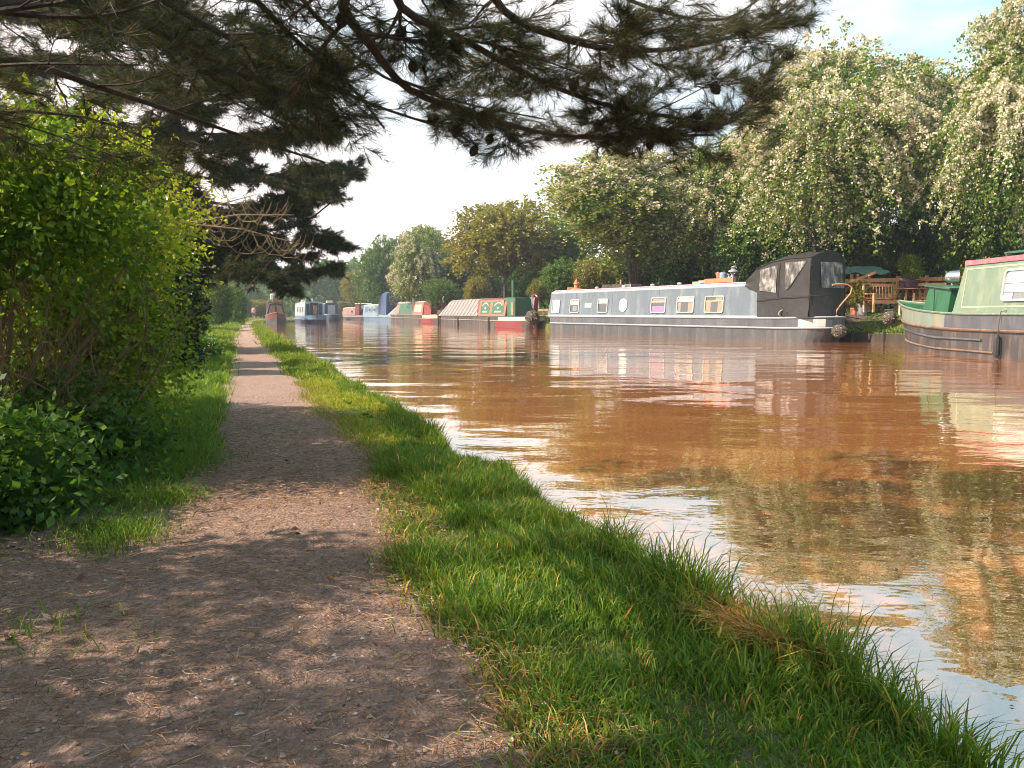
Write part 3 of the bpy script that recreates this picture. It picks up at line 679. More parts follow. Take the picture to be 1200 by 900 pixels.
for pp, Yd in l2:
    P3 = [at(a_+(prg.uniform(-14,8) if a_ > 200 else 0)*(i == 3), b_+prg.uniform(-9,9), Yd + (i-1.5)*.2 + prg.uniform(-.8,.8)) for i, (a_, b_) in enumerate(pp)]
    st = Vector((P2.x+.1, P2.y, P3[0].z)); P3 = [st]+P3
    pine_branching(mb, tufts, P3, .055, prg, 0, 20, 1.15, 3, seg=.3, gravity=.08, flat=.42)
to_local(mb, P2); to_local(tr, P2)
tr.build('trunk', M['pinebark'], pine2, smooth=True); mb.build('branches', M['pinebark'], pine2, smooth=True)
tf = np.array(tufts); tf[:, :3] -= np.array(P2); print('pine2 tufts', len(tf))
link('needles', needles_mesh('needles', tf, 14, .18, .013, [M['needle_far']], nrg), pine2)
# golden bare twigs hanging in front of the second pine
tw = thing('bare_branch_tree', 'young tree with curling bare golden twigs in front of the second pine', 'tree', (-5.9, 13.2, ground_z(-5.9, 13.2)))
mbt = MB(); rr_ = random.Random(9); b0 = Vector((-5.9, 13.2, ground_z(-5.9, 13.2)))
mbt.tube([b0, b0+Vector((.05,0,1.2)), at(215,262,13.2)], [.05,.04,.03], 7)
hubp = at(215, 262, 13.2)
for (q0, q1) in (((215,262),(345,252)), ((215,262),(352,286)), ((215,262),(300,228)), ((215,262),(255,215))):
    c0, c1 = at(*q0, 13.2), at(*q1, 13.2); mbt.tube([c0, c0.lerp(c1,.5)+Vector((0,0,.08)), c1], [.022,.014,.006], 5)
    for k in range(9):
        f = rr_.uniform(.12, 1); p = c0.lerp(c1, f)+Vector((0, rr_.uniform(-.25,.25), .08*(1-abs(2*f-1)))); Lq = rr_.uniform(.35, .95); sg_ = 1 if rr_.random() < .75 else -1; dy_ = rr_.uniform(-.3,.3)
        pts = [p+Vector((sg_*Lq*x_, dy_*x_, Lq*z_)) for x_, z_ in ((0,0),(.12,-.28),(.34,-.46),(.62,-.48),(.86,-.34),(1.0,-.12))]
        mbt.tube(pts, [.008,.007,.006,.005,.004,.003], 4)
        for m_ in (2,3,4):
            if rr_.random() < .5: mbt.tube([pts[m_], pts[m_]+Vector((sg_*.08,0,.10)), pts[m_]+Vector((sg_*.12,0,.24))], [.005,.004,.002], 3)
to_local(mbt, b0); mbt.build('branches', M['goldtwig'], tw)

# ------------------------------------------------------------------ grass
def blades(name, s, u, h, w, lean, mats, mi, rng, off=None, zoff=-.012):
    n = len(s); x, y = xy(s, u); z = hgt(s, u)+zoff
    B = np.stack([x, y, z], 1); a = rng.uniform(0, 2*np.pi, n)
    if off is not None: a = np.arctan2(off[1], off[0]) + rng.normal(size=n)*.6
    ld = np.stack([np.cos(a), np.sin(a), np.zeros(n)], 1)
    f = rng.uniform(0, 2*np.pi, n); sdv = np.stack([np.cos(f), np.sin(f), np.zeros(n)], 1)*(w/2)[:,None]
    l = (lean*h)[:,None]; hh = h[:,None]; up = np.array([0,0,1.])
    p1 = B + ld*l*.15 + up*hh*.45; p2 = B + ld*l*.5 + up*hh*.82; p3 = B + ld*l*1.1 + up*hh*.98
    V = np.stack([B-sdv, B+sdv, p1+sdv*.9, p1-sdv*.9, p2+sdv*.6, p2-sdv*.6, p3], 1).reshape(-1,3)
    k = np.arange(n)[:,None]*7
    Q = np.concatenate([k+np.array([[0,1,2,3]]), k+np.array([[3,2,4,5]])]); Tt = k+np.array([[5,4,6]])
    return np_mesh(name, V, Q, Tt, mats, np.concatenate([mi, mi, mi]))
grng = np.random.default_rng(77)
OFF = []
def scatter(n, s0, s1, ulo, uhi, clump=.045, per=26):
    """clumped positions between two u functions"""
    nc = max(1, n//per); s = grng.uniform(s0, s1, nc); f = grng.random(nc)
    lo = ulo(s); hi = uhi(s); u = lo+(hi-lo)*f
    ds = grng.normal(size=nc*per)*clump; du = grng.normal(size=nc*per)*clump; ox, oy = xy(ds, du); OFF.append(np.stack([ox, oy]))
    s = np.repeat(s, per) + ds; u = np.repeat(u, per) + du
    return s, u, np.repeat(grng.random(nc), per)
def edge_lo(s): return pathC(s)+.47+.05*np.sin(s*1.3+1)+.04*np.sin(s*4.3)-.14*np.clip((4.4-s)/2.5, 0, 1)
G_s, G_u, G_h, G_w, G_l, G_m = [], [], [], [], [], []
for n, s0, s1, sc_, hb in ((64000, 1.0, 4.6, 1.0, .095), (40000, 4.6, 9.5, 1.25, .095), (26000, 9.5, 20, 1.9, .10), (16000, 20, 45, 3.2, .12), (9000, 45, 100, 6, .15)):
    s, u, c = scatter(n, s0, s1, edge_lo, lambda s: bankL(s)-.02, .04*sc_)
    e = bankL(s); f = np.clip((u-edge_lo(s))/(e-edge_lo(s)), 0, 1)
    h = hb*(.68+.32*f+.5*(f > .8)*grng.random(len(s)))*(.7+.8*c)*grng.uniform(.6, 1.2, len(s))
    lump = .78+.45*np.sin(s*2.3+u*5)*np.sin(s*1.1-u*3)+.28*np.sin(s*7.1+u*11+1)*np.sin(s*5.3-u*9); h *= np.clip(lump, .3, 1.6)
    yel = (s > 5.2+.5*np.sin(u*6)) & (s < 10.5) & (f < .62+.2*np.sin(s*1.9))  # short yellower stretch; its sunlit look is put into the blade colour too
    h = np.where(yel, h*.62, h)
    py_ = np.where(yel, .8, np.where(s > 10, .28, .10))
    G_s.append(s); G_u.append(u); G_h.append(h); G_w.append(np.full(len(s), .0052)*sc_*grng.uniform(.7,1.3,len(s))); G_l.append(grng.uniform(.15, .9, len(s)))
    mm = (grng.random(len(s)) < py_).astype(int); mm[grng.random(len(s)) < .035] = 2; G_m.append(mm)
me = blades('grass', *[np.concatenate(q) for q in (G_s, G_u, G_h, G_w, G_l)], [M['grass'], M['grass_yellow'], M['grass_dry']], np.concatenate(G_m), grng, np.concatenate(OFF, 1))
tag(link('grass', me), 'green grass covering the strip between path and water', 'grass', kind='stuff')
n = 7000; s = 1.2+grng.random(n)**1.5*9; u = edge_lo(s)+grng.normal(size=n)*.07
s = s + .0*u; G_x = grng.random(n)
me2 = blades('grass', s, u, .035*grng.uniform(.4,1.6,n), np.full(n,.0045), grng.uniform(.4,1.4,n), [M['grass'], M['grass_yellow'], M['grass_dry']], np.where(G_x < .5, 0, np.where(G_x < .7, 1, 2)), grng, None, .0)
tag(link('grass', me2), 'short sparse grass and straw along the ragged right edge of the path', 'grass', kind='stuff')
# left verge
G_s, G_u, G_h, G_w, G_l, G_m = [], [], [], [], [], []
for n, s0, s1, w0, sc_, hb in ((15000, 5.0, 9, .55, 1.2, .10), (18000, 9, 20, 1.1, 1.9, .13), (14000, 20, 45, 2.0, 3.2, .15), (9000, 45, 110, 4, 6, .2)):
    lo = lambda s: pathC(s)-.44-w0*(1+.2*np.sin(s*1.7)); hi = lambda s: pathC(s)-.45+.03*np.sin(s*5.1)
    s, u, c = scatter(n, s0, s1, lo, hi, .04*sc_)
    G_s.append(s); G_u.append(u); G_h.append(hb*(.5+.8*c)*grng.uniform(.6,1.2,len(s))); G_w.append(np.full(len(s), .0045)*sc_); G_l.append(grng.uniform(.2,.9,len(s)))
    G_m.append((grng.random(len(s)) < (.3 if s0 > 18 else .08)).astype(int))
# loose tufts on the bare earth by the bramble
for (px, py, n, rd) in ((185,590,1500,.10),(135,632,1300,.10),(165,560,1800,.14),(215,545,1500,.12),(60,752,120,.12),(30,580,900,.2),(90,600,900,.15)):
    g = G(px, py, PZ); s0, u0 = su(g.x, g.y)
    s = s0+grng.normal(size=n)*rd*1.2; u = u0+grng.normal(size=n)*rd
    G_s.append(s); G_u.append(u); G_h.append(.085*grng.uniform(.4,1.2,n)); G_w.append(np.full(n,.0042)); G_l.append(grng.uniform(.3,1.0,n)); G_m.append((grng.random(n)<.08).astype(int))
me = blades('grass', *[np.concatenate(q) for q in (G_s, G_u, G_h, G_w, G_l)], [M['grass'], M['grass_yellow'], M['grass_dry']], np.concatenate(G_m), grng)
tag(link('grass', me), 'shaded green grass verge between the path and the left hedge', 'grass', kind='stuff')
# meadow behind the hedge, right bank turf
n = 30000; s = grng.uniform(3, 24, n); u = grng.uniform(-9, -2.4, n)
me = blades('grass', s, u, .16*grng.uniform(.5,1.2,n), np.full(n,.013), grng.uniform(.2,.9,n), [M['grass_yellow'], M['grass']], (grng.random(n)<.3).astype(int), grng)
tag(link('grass', me), 'sunlit yellow-green meadow grass glimpsed through the hedge', 'grass', kind='stuff')
n = 60000; s = np.concatenate([grng.uniform(10, 60, n//2), grng.uniform(18, 30, n//4), grng.uniform(60,130,n//4)]); d = grng.uniform(-.02, 5.5, n)
k = s > 60
h = .15*grng.uniform(.4,1.2,n)*np.where(k, 1.6, 1)*np.where((s > 20) & (s < 36) & (d > .9), .35, 1)
me = blades('grass', s, bankR(s)+d, h, np.where(k,.09,.035)*grng.uniform(.6,1.2,n), grng.uniform(.2,.9,n), [M['grass'], M['grass_yellow']], (grng.random(n)<.25).astype(int), grng)
tag(link('grass', me), 'grass on the far bank behind the moored boats', 'grass', kind='stuff')
# dry straw on the bank edge
n = 2600; g = G(858, 735, .28); s0, u0 = su(g.x, g.y)
s = np.concatenate([s0+grng.normal(size=n)*.085, grng.uniform(1.6, 2.0, 500)]); u = bankL(s)-.10+grng.normal(size=len(s))*.05
me = blades('dry_grass', s, u, .125*grng.uniform(.4,1.2,len(s)), np.full(len(s),.004), grng.uniform(.6,1.7,len(s)), [M['grass_dry']], np.zeros(len(s),int), grng)
tag(link('dry_grass', me), 'orange-brown dead grass hanging over the near water edge', 'grass', kind='stuff')
# broad-leaved weeds and floating scraps
n = 900; s = np.repeat(grng.uniform(1.4, 9, 60), 15); u = np.repeat(grng.uniform(.95, 1.38, 60), 15); x, y = xy(s, u); a_ = grng.uniform(0, 6.28, n)
D_ = np.stack([np.cos(a_), np.sin(a_), grng.uniform(.3,1.4,n)], 1); L_l = grng.uniform(.02,.05,n); V_, Q_ = leaves(np.stack([x,y,hgt(s,u)+.02],1), D_, L_l, L_l*.45, grng)
tag(link('weeds', np_mesh('weeds', V_, Q_, mats=[M['leaf_elder']])), 'broad-leaved weeds scattered in the bank grass near the water', 'weeds', kind='stuff')
n = 260; s = 1+grng.random(n)**1.6*26; u = bankL(s)+.12+grng.random(n)**2*3.5; x, y = xy(s, u); a_ = grng.uniform(0, 6.28, n)
L_l = grng.uniform(.008,.03,n); V_, Q_ = leaves(np.stack([x,y,np.full(n,.004)],1), np.stack([np.cos(a_),np.sin(a_),np.zeros(n)],1), L_l, L_l*.6, grng); V_[:,2] = .004
tag(link('floating_leaves', np_mesh('floating_leaves', V_, Q_, mats=[M['litter']])), 'small petals and leaf scraps floating on the water near the bank', 'leaves', kind='stuff')
# pine needles and gravel on the path
def needle_litter():
    n = 34000; s = .9+grng.random(n)**1.3*6.5; lo = np.where(s < 3.6, -1.7, -.3); u = lo+(.78-lo)*grng.random(n)
    x, y = xy(s, u); z = PZ+.022+grng.random(n)*.006+np.where(u < -.5, .05*(-u-.5), 0)
    a = grng.uniform(0, np.pi, n); L = grng.uniform(.012,.045,n)*np.where(grng.random(n)<.08,1.5,1); d = np.stack([np.cos(a), np.sin(a), grng.normal(size=n)*.08], 1)*L[:,None]/2
    w = np.stack([-np.sin(a), np.cos(a), np.zeros(n)], 1)*.0007; c = np.stack([x,y,z],1); up = np.array([0,0,.0012])
    V = np.stack([c-d-w, c-d+w, c+d+w, c+d-w, c-d+up, c+d+up], 1).reshape(-1,3); k = np.arange(n)[:,None]*6
    Q = np.concatenate([k+np.array([[0,4,5,3]]), k+np.array([[4,1,2,5]])])
    return np_mesh('pine_litter', V, Q, mats=[M['litter']])
tag(link('pine_litter', needle_litter()), 'fallen brown pine needles scattered over the path', 'pine needles', kind='stuff')
def gravel():
    n = 26000; s = .9+grng.random(n)**1.5*9; lo = np.where(s < 3.6, -1.8, -.25); u = lo+(.72-lo)*grng.random(n)
    x, y = xy(s, u); z = PZ+.016+np.where(u < -.5, .05*(-u-.5), 0); r = .0022+.0065*grng.random(n)**5
    c = np.stack([x,y,z],1); a = grng.uniform(0, 6.28, n)
    o = []
    for k, (dx, dy, dz) in enumerate([(1,0,0),(0,1,0),(-1,0,0),(0,-1,0),(0,0,.8),(0,0,-.8)]):
        q = grng.uniform(.6,1.2,n); vx = (dx*np.cos(a)-dy*np.sin(a))*r*q; vy = (dx*np.sin(a)+dy*np.cos(a))*r*q; o.append(c+np.stack([vx,vy,dz*r*q],1))
    V = np.stack(o,1).reshape(-1,3); k = np.arange(n)[:,None]*6
    Tt = np.concatenate([k+np.array([[i,(i+1)%4,4]]) for i in range(4)])
    return np_mesh('gravel', V, tris=Tt, mats=[M['stone']])
M['stone'] = leafmat('stone', [(0,(.07,.045,.035)),(.5,(.24,.155,.125)),(.9,(.42,.31,.26)),(1,(.55,.48,.43))], 0)
tag(link('gravel', gravel()), 'small loose stones on the path surface', 'gravel', kind='stuff')
def leaf_litter():
    n = 420; s = grng.uniform(1.0, 5.5, n); u = np.where(grng.random(n) < .7, grng.uniform(-1.9,-.3,n), grng.uniform(-.3,.75,n))
    x, y = xy(s, u); c = np.stack([x, y, PZ+.028+np.where(u<-.5,.05*(-u-.5),0)],1); D = grng.normal(size=(n,3)); D[:,2] *= .15
    L = grng.uniform(.012,.032,n); V, Q = leaves(c, D, L, L*.7, grng)
    return np_mesh('fallen_leaves', V, Q, mats=[M['litter']])
tag(link('fallen_leaves', leaf_litter()), 'dry fallen leaves strewn mostly at the left of the path', 'leaves', kind='stuff')

# ------------------------------------------------------------------ boats
M['p_grey'] = paint('p_grey', (.11,.14,.17), .36, .12, (.34,.35,.35), .9, dirt_amt=.5)
M['p_greylt'] = paint('p_greylt', (.30,.335,.36), .45, .08, (.4,.36,.3), 2)
M['p_black'] = paint('p_black', (.055,.058,.065), .45, .35, (.20,.16,.13), 1.6, dirt_amt=.55, stretch=(1.2,1.2,.25))
M['p_blackdirt'] = paint('p_blackdirt', (.045,.04,.04), .5, .4, (.24,.17,.13), 1.1, dirt_amt=.75, stretch=(1.3,1.3,.25))
M['p_hullgrey'] = paint('p_hullgrey', (.075,.08,.095), .42, .3, (.20,.17,.15), 1.5, dirt_amt=.5)
M['p_sage'] = paint('p_sage', (.14,.20,.145), .45, .08, (.38,.37,.25), 1.4, dirt_amt=.5)
M['p_sageband'] = paint('p_sageband', (.17,.215,.18), .5, .15, (.36,.20,.10), 1.6, dirt_amt=.95)
M['p_cream'] = paint('p_cream', (.50,.44,.28), .5, .08, (.5,.4,.25), 3)
M['p_white'] = paint('p_white', (.50,.48,.45), .45, .10, (.36,.31,.26), 3, dirt_amt=.5)
M['p_pink'] = paint('p_pink', (.40,.12,.15), .5, .12, (.6,.4,.38), 2)
M['p_roofpink'] = paint('p_roofpink', (.55,.36,.42), .55, .12, (.7,.6,.62), 2)
M['p_green'] = paint('p_green', (.02,.10,.045), .4, .15, (.02,.12,.05), 2)
M['p_dkgreen'] = paint('p_dkgreen', (.03,.10,.055), .4, .15, (.1,.12,.08), 2)
M['p_red'] = paint('p_red', (.19,.028,.03), .4, .12, (.2,.05,.04), 2)
M['p_maroon'] = paint('p_maroon', (.16,.03,.035), .4, .15, (.3,.2,.15), 2)
M['p_orange'] = paint('p_orange', (.30,.12,.07), .5, .1, (.3,.1,.06), 2)
M['p_blue'] = paint('p_blue', (.09,.15,.23), .42, .12, (.3,.35,.4), 2)
M['p_ltblue'] = paint('p_ltblue', (.19,.26,.32), .42, .1, (.5,.55,.55), 2)
M['p_navy'] = paint('p_navy', (.02,.035,.09), .5, .15, (.1,.1,.15), 2)
M['p_rose'] = paint('p_rose', (.24,.14,.13), .5, .1, (.5,.4,.35), 2)
M['rust'] = paint('rust', (.15,.09,.065), .85, .4, (.30,.14,.06), 5)
M['steel'] = paint('steel', (.55,.55,.56), .25, .08, None, 4, metal=1)
M['alu'] = paint('alu', (.66,.66,.67), .38, .05, None, 4, metal=.5)
M['black_metal'] = paint('black_metal', (.02,.02,.022), .45, .2, (.08,.06,.05), 5)
M['brass'] = paint('brass', (.50,.27,.12), .4, .15, None, 5)
M['wood'] = paint('wood', (.56,.30,.15), .7, .2, (.25,.13,.07), 9, stretch=(3,3,.6))
M['bench_wood'] = paint('bench_wood', (.72,.42,.22), .65, .15, (.4,.22,.12), 9, stretch=(3,3,.6))
M['wood_old'] = paint('wood_old', (.30,.17,.10), .85, .3, (.42,.3,.2), 7)
M['rope'] = paint('rope', (.07,.055,.045), .95, .3, (.2,.16,.12), 30)
M['rope_lt'] = paint('rope_lt', (.30,.23,.16), .95, .3, None, 30)
M['terracotta'] = paint('terracotta', (.42,.16,.08), .8, .15, (.5,.35,.25), 6)
M['pot_grey'] = paint('pot_grey', (.24,.25,.28), .6, .1, (.12,.12,.12), 4)
M['pot_purple'] = paint('pot_purple', (.07,.03,.06), .5, .15, (.15,.1,.12), 4)
M['tarp'] = paint('tarp', (.22,.42,.36), .5, .12, (.12,.25,.22), 3, bs=.5)
M['plank'] = paint('plank', (.045,.034,.027), .9, .4, (.10,.08,.06), 5, bs=.6)
def cloth_mat(name, col, sc_=5):
    m, nt, out = newmat(name); p = nt.nodes.new('ShaderNodeBsdfPrincipled')
    n = noise(nt, sc_, 5, .6); c = ramp(nt, n, [(.3, tuple(v*.75 for v in col)), (.75, tuple(v*1.4 for v in col))])
    nt.links.new(c, p.inputs['Base Color']); p.inputs['Roughness'].default_value = .7
    nt.links.new(bump(nt, noise(nt, 3.2, 3, .5, stretch=(1,1,.6)), .7, .06), p.inputs['Normal'])
    nt.links.new(p.outputs[0], out.inputs[0]); return m
M['canvas_black'] = cloth_mat('canvas_black', (.014,.013,.013))
M['canvas_grey'] = cloth_mat('canvas_grey', (.20,.185,.18))
M['canvas_navy'] = cloth_mat('canvas_navy', (.04,.07,.14))
def vinyl():
    m, nt, out = newmat('vinyl'); p = nt.nodes.new('ShaderNodeBsdfPrincipled')
    c = ramp(nt, noise(nt, 4.5, 4, .6, stretch=(1,1,.5)), [(.35,(.04,.038,.036)),(.52,(.13,.12,.115)),(.68,(.42,.39,.35))])
    nt.links.new(c, p.inputs['Base Color']); p.inputs['Roughness'].default_value = .18
    nt.links.new(bump(nt, noise(nt, 5, 3), .6, .05), p.inputs['Normal']); nt.links.new(p.outputs[0], out.inputs[0]); return m
M['vinyl'] = vinyl()
def pane_mat():
    m, nt, out = newmat('window_glass'); g = nt.nodes.new('ShaderNodeBsdfGlossy'); g.inputs['Roughness'].default_value = .03
    t = nt.nodes.new('ShaderNodeBsdfTransparent'); t.inputs[0].default_value = (.85,.88,.86,1)
    mx = nt.nodes.new('ShaderNodeMixShader'); mx.inputs[0].default_value = .22
    nt.links.new(t.outputs[0], mx.inputs[1]); nt.links.new(g.outputs[0], mx.inputs[2]); nt.links.new(mx.outputs[0], out.inputs[0]); return m
M['glass'] = pane_mat()
M['interior'] = paint('interior', (.02,.022,.022), .6, .3, (.10,.09,.07), 6)
M['curtain_tan'] = paint('curtain_tan', (.45,.28,.17), .9, .3, None, 14, stretch=(4,4,.3))
M['curtain_pink'] = paint('curtain_pink', (.55,.16,.50), .9, .15, None, 10)
M['blind_white'] = paint('blind_white', (.72,.70,.66), .8, .05, None, 6)
M['hair'] = paint('hair', (.05,.03,.02), .8, .2, None, 10)
M['skin'] = paint('skin', (.50,.29,.21), .6, .05, None, 10)
M['shirt_pink'] = paint('shirt_pink', (.62,.30,.30), .9, .1, None, 10)
M['shorts'] = paint('shorts', (.10,.10,.13), .9, .1, None, 10)

class Boat:
    """local frame: x from stern (0) to bow (L), +y the port side, z up from the water"""
    def __init__(b, name, label, stern, bow, W=2.1, gun=.85, rub=.5, rise=.35, bowlen=2.6, sternlen=1.4, gz=None, cat='narrowboat', group='narrowboats moored along the canal', up=.10):
        stern, bow = Vector((stern[0], stern[1], 0)), Vector((bow[0], bow[1], 0))
        b.L = (bow-stern).length; b.W = W; b.gun = gun; b.rub = rub; b.rise = rise; b.bl = bowlen; b.sl = sternlen
        d = bow-stern; b.x0 = 0; b.root = thing(name, label, cat, stern, math.atan2(d.y, d.x), group); b.up = up
    def half(b, x, z=1.0):
        """half breadth at x"""
        Lz = b.L - max(0, (b.gun+b.rise-z))*.55
        t = (Lz-x)/b.bl
        w = b.W/2
        if t < 1: w *= max(0, 1-(1-max(t,0))**2.1)
        t2 = (x-b.x0-max(0,(b.rub-z))*.5)/b.sl
        if t2 < 1: w *= math.sqrt(max(0, 1-(1-max(t2,0))**2.4))
        return w
    def gunz(b, x):
        t = max(0, 1-(b.L-x)/(b.bl*1.35)); q = max(0, 1-(x-b.x0)/2.2)
        return b.gun + b.rise*t**1.7 + .05*q
    def hull(b, m_low, m_up, m_band=None, band=None, deck='p_black'):
        """three strakes each side; band = (x0, x1) stretch of the top strake in another colour"""
        lv = [-.35, 0.0, b.rub-.02, b.rub+.03]
        xs = [0,.02,.08,.2,.4,.7,1.0,1.4,1.8] + list(np.arange(2.4, b.L-b.bl*1.3, .8)) + [b.L-b.bl*k for k in (1.25,1.1,1,.88,.76,.64,.52,.4,.3,.2,.12,.06,.02,0)]
        xs = sorted(set(round(x,3) for x in [v+b.x0 if v < 2 else v for v in xs] if x >= 0)); xs = [v for v in xs if v >= b.x0]; mb = MB()
        def ring(x):
            o = []
            g = b.gunz(x); rb = b.rub*1.0 + (g-b.gun)*.62
            for z in (-.35, .0, rb-.03, rb, g):
                xx = x
                if x > b.L-b.bl: xx = x - max(0, (b.gun+b.rise-z))*.55*((x-(b.L-b.bl))/b.bl)**1.5
                if x < b.sl+b.x0: xx = xx + max(0, rb-z-.02)*.55*(1-(x-b.x0)/b.sl)
                t = x; w = b.half(x + (0 if x < b.L-b.bl else 0), b.gun+b.rise)
                if z < rb: w *= .985
                o.append((xx, w, z))
            return o
        R_ = [ring(x) for x in xs]
        for sgn in (1, -1):
            for i in range(len(xs)-1):
                for j in range(4):
                    q = [R_[i][j], R_[i+1][j], R_[i+1][j+1], R_[i][j+1]]
                    vs = [(p[0], p[1]*sgn, p[2]) for p in q]
                    if sgn < 0: vs = vs[::-1]
                    mi = 0 if j < 2 else 1
                    if j == 3 and m_band and band[0] <= xs[i] and xs[i+1] <= band[1]+1e-3: mi = 2
                    mb.add(vs[::-1], [(0,1,2,3)], mi)
        b.xs = xs; b.R = R_
        # transom closure
        hull = mb.build('hull', [M[m_low], M[m_up], M[m_band or m_up]], b.root)
        # deck just under the gunwale
        dk = MB()
        for i in range(len(xs)-1):
            a0, a1 = R_[i][4], R_[i+1][4]
            dk.add([(a0[0], -a0[1]*.97, a0[2]-.03), (a1[0], -a1[1]*.97, a1[2]-.03), (a1[0], a1[1]*.97, a1[2]-.03), (a0[0], a0[1]*.97, a0[2]-.03)], [(0,1,2,3)])
        dk.build('deck', M[deck], b.root)
        return hull
    def strake(b, lev, r, mat, name='rubbing_strake', x0=0, x1=None, dz=0):
        x1 = b.L if x1 is None else x1
        mb = MB()
        for sgn in (1, -1):
            pts = [(R_[lev][0], (R_[lev][1]+r*.4)*sgn, R_[lev][2]+dz) for x, R_ in zip(b.xs, b.R) if x0-1e-3 <= x <= x1+1e-3]
            if len(pts) > 1: mb.tube(pts, r, 6)
        mb.build(name, M[mat], b.root, smooth=True)
    def cabin(b, x0, x1, zt, mat, roofmat, inset=.12, tum=.10, rake0=.05, rake1=.15, camber=.10, z0=None, name='cabin', band=None, ztf=None):
        """x0/x1 aft and forward ends at the deck; the sides lean in by tum; zt at x0, ztf at x1"""
        ztf = zt if ztf is None else ztf
        yb = b.W/2-inset; yt = yb-tum; zb = (z0 if z0 is not None else b.gun)-.02
        b.cb = (yb, yt, zb, zt)
        mb = MB(); rf = MB()
        n = 14
        def prof(x, z, k):
            return [(x, yt, z), (x, yt-.05, z+.035)] + [(x, (yt-.05)*(1-2*j/n), z+.035+camber*(1-(1-2*j/n)**2)) for j in range(1, n)] + [(x, -(yt-.05), z+.035), (x, -yt, z)]
        A, B_ = prof(x0+rake0, zt, 0), prof(x1-rake1, ztf, 1)
        nx = 14
        rows = [[tuple(a_[q]*(1-i/nx)+b_[q]*i/nx for q in range(3)) for a_, b_ in zip(A, B_)] for i in range(nx+1)]
        rf.grid([[(p[0], p[1], p[2]) for p in r] for r in rows])
        for sgn in (1, -1):
            mb.add([(x0, yb*sgn, zb), (x1, yb*sgn, zb), (x1-rake1, yt*sgn, ztf), (x0+rake0, yt*sgn, zt)], [(0,1,2,3) if sgn < 0 else (3,2,1,0)])
        fr = [(x1, yb, zb)] + B_ + [(x1, -yb, zb)]; mb.add(fr, [tuple(range(len(fr)))])
        bk = [(x0, yb, zb)] + A + [(x0, -yb, zb)]; mb.add(bk, [tuple(range(len(bk)))[::-1]])
        c = mb.build(name, M[mat], b.root); r = rf.build('roof', M[roofmat], b.root, smooth=True)
        # gutter / grab rail along the roof edge
        return c
    def side(b, x, z, off=0.0, sgn=1):
        yb, yt, zb, zt = b.cb; f = (z-zb)/(zt-zb); return Vector((x, (yb+(yt-yb)*f+off)*sgn, z))
    def rail(b, x0, x1, mat='p_greylt', r=.022, up=.06, z1=None):
        yb, yt, zb, zt = b.cb; z1 = zt if z1 is None else z1; mb = MB()
        for sgn in (1, -1):
            f = lambda x: zt+(z1-zt)*(x-x0)/(x1-x0)
            mb.tube([(x0, (yt-.07)*sgn, zt+.03), (x0+.1, (yt-.07)*sgn, zt+up+.03), (x1-.1, (yt-.07)*sgn, z1+up+.03), (x1, (yt-.07)*sgn, z1+.03)], r, 6)
            k = int((x1-x0)/1.6)
            for i in range(1, k):
                x = x0+(x1-x0)*i/k; mb.tube([(x, (yt-.07)*sgn, f(x)+.02), (x, (yt-.07)*sgn, f(x)+up+.03)], r*.7, 5)
        mb.build('handrail', M[mat], b.root, smooth=True)
    def panel(b, x0, x1, z0, z1, mat, off=.006, name='side_panel', parent=None, sgn=1, th=.004):
        mb = MB(); p = [b.side(x0,z0,off,sgn), b.side(x1,z0,off,sgn), b.side(x1,z1,off,sgn), b.side(x0,z1,off,sgn)]
        q = [v-Vector((0,th*sgn,0)) for v in p]
        mb.add(p+q, [(0,1,2,3)[::-1] if sgn>0 else (0,1,2,3), (4,5,1,0), (5,6,2,1), (6,7,3,2), (7,4,0,3)])
        return mb.build(name, M[mat], parent or b.root)
    def outline(b, x0, x1, z0, z1, w, mat, off=.008, name='coach_line', sgn=1):
        mb = MB()
        for (a0, c0, a1, c1) in ((x0,z0,x1,z0+w),(x0,z1-w,x1,z1),(x0,z0+w,x0+w,z1-w),(x1-w,z0+w,x1,z1-w)):
            p = [b.side(a0,c0,off,sgn), b.side(a1,c0,off,sgn), b.side(a1,c1,off,sgn), b.side(a0,c1,off,sgn)]; mb.add(p, [(0,1,2,3)])
        return mb.build(name, M[mat], b.root)
    def window(b, x0, x1, z0, z1, frame='alu', top=.3, curtains=None, fw=.045, label=None, split=True, sgn=1, backing='interior', rr=.09):
        """rounded frame > pane, backing, curtains; x0<x1"""
        n = 5; def_ = []
        def rrect(x0, x1, z0, z1, r, off):
            o = []
            for cx, cz, a0 in ((x1-r,z1-r,0),(x0+r,z1-r,90),(x0+r,z0+r,180),(x1-r,z0+r,270)):
                for k in range(n): a = math.radians(a0+90*k/(n-1)); o.append(b.side(cx+r*math.cos(a), cz+r*math.sin(a), off, sgn))
            return o
        mb = MB(); outr = rrect(x0,x1,z0,z1,rr,.004); o2 = rrect(x0,x1,z0,z1,rr,.045); i2 = rrect(x0+fw,x1-fw,z0+fw,z1-fw,max(.02,rr-fw*.6),.045); i1 = rrect(x0+fw,x1-fw,z0+fw,z1-fw,max(.02,rr-fw*.6),.009)
        N = len(outr); vs = outr+o2+i2+i1; fs = []
        for a_, b_ in ((0,1),(1,2),(2,3)):
            for k in range(N): fs.append((a_*N+k, a_*N+(k+1)%N, b_*N+(k+1)%N, b_*N+k))
        mb.add(vs, fs)
        if split:
            zs = z1-(z1-z0)*top; v = [b.side(x0+fw,zs-.018,.026,sgn), b.side(x1-fw,zs-.018,.026,sgn), b.side(x1-fw,zs+.018,.026,sgn), b.side(x0+fw,zs+.018,.026,sgn)]
            mb.add(v, [(0,1,2,3)])
        w = mb.build('window', M[frame], b.root)
        if label: w['label'] = label
        q = MB(); q.add(rrect(x0+.01,x1-.01,z0+.01,z1-.01,rr,.003), [tuple(range(N))]); q.build('window_backing', M[backing], w)
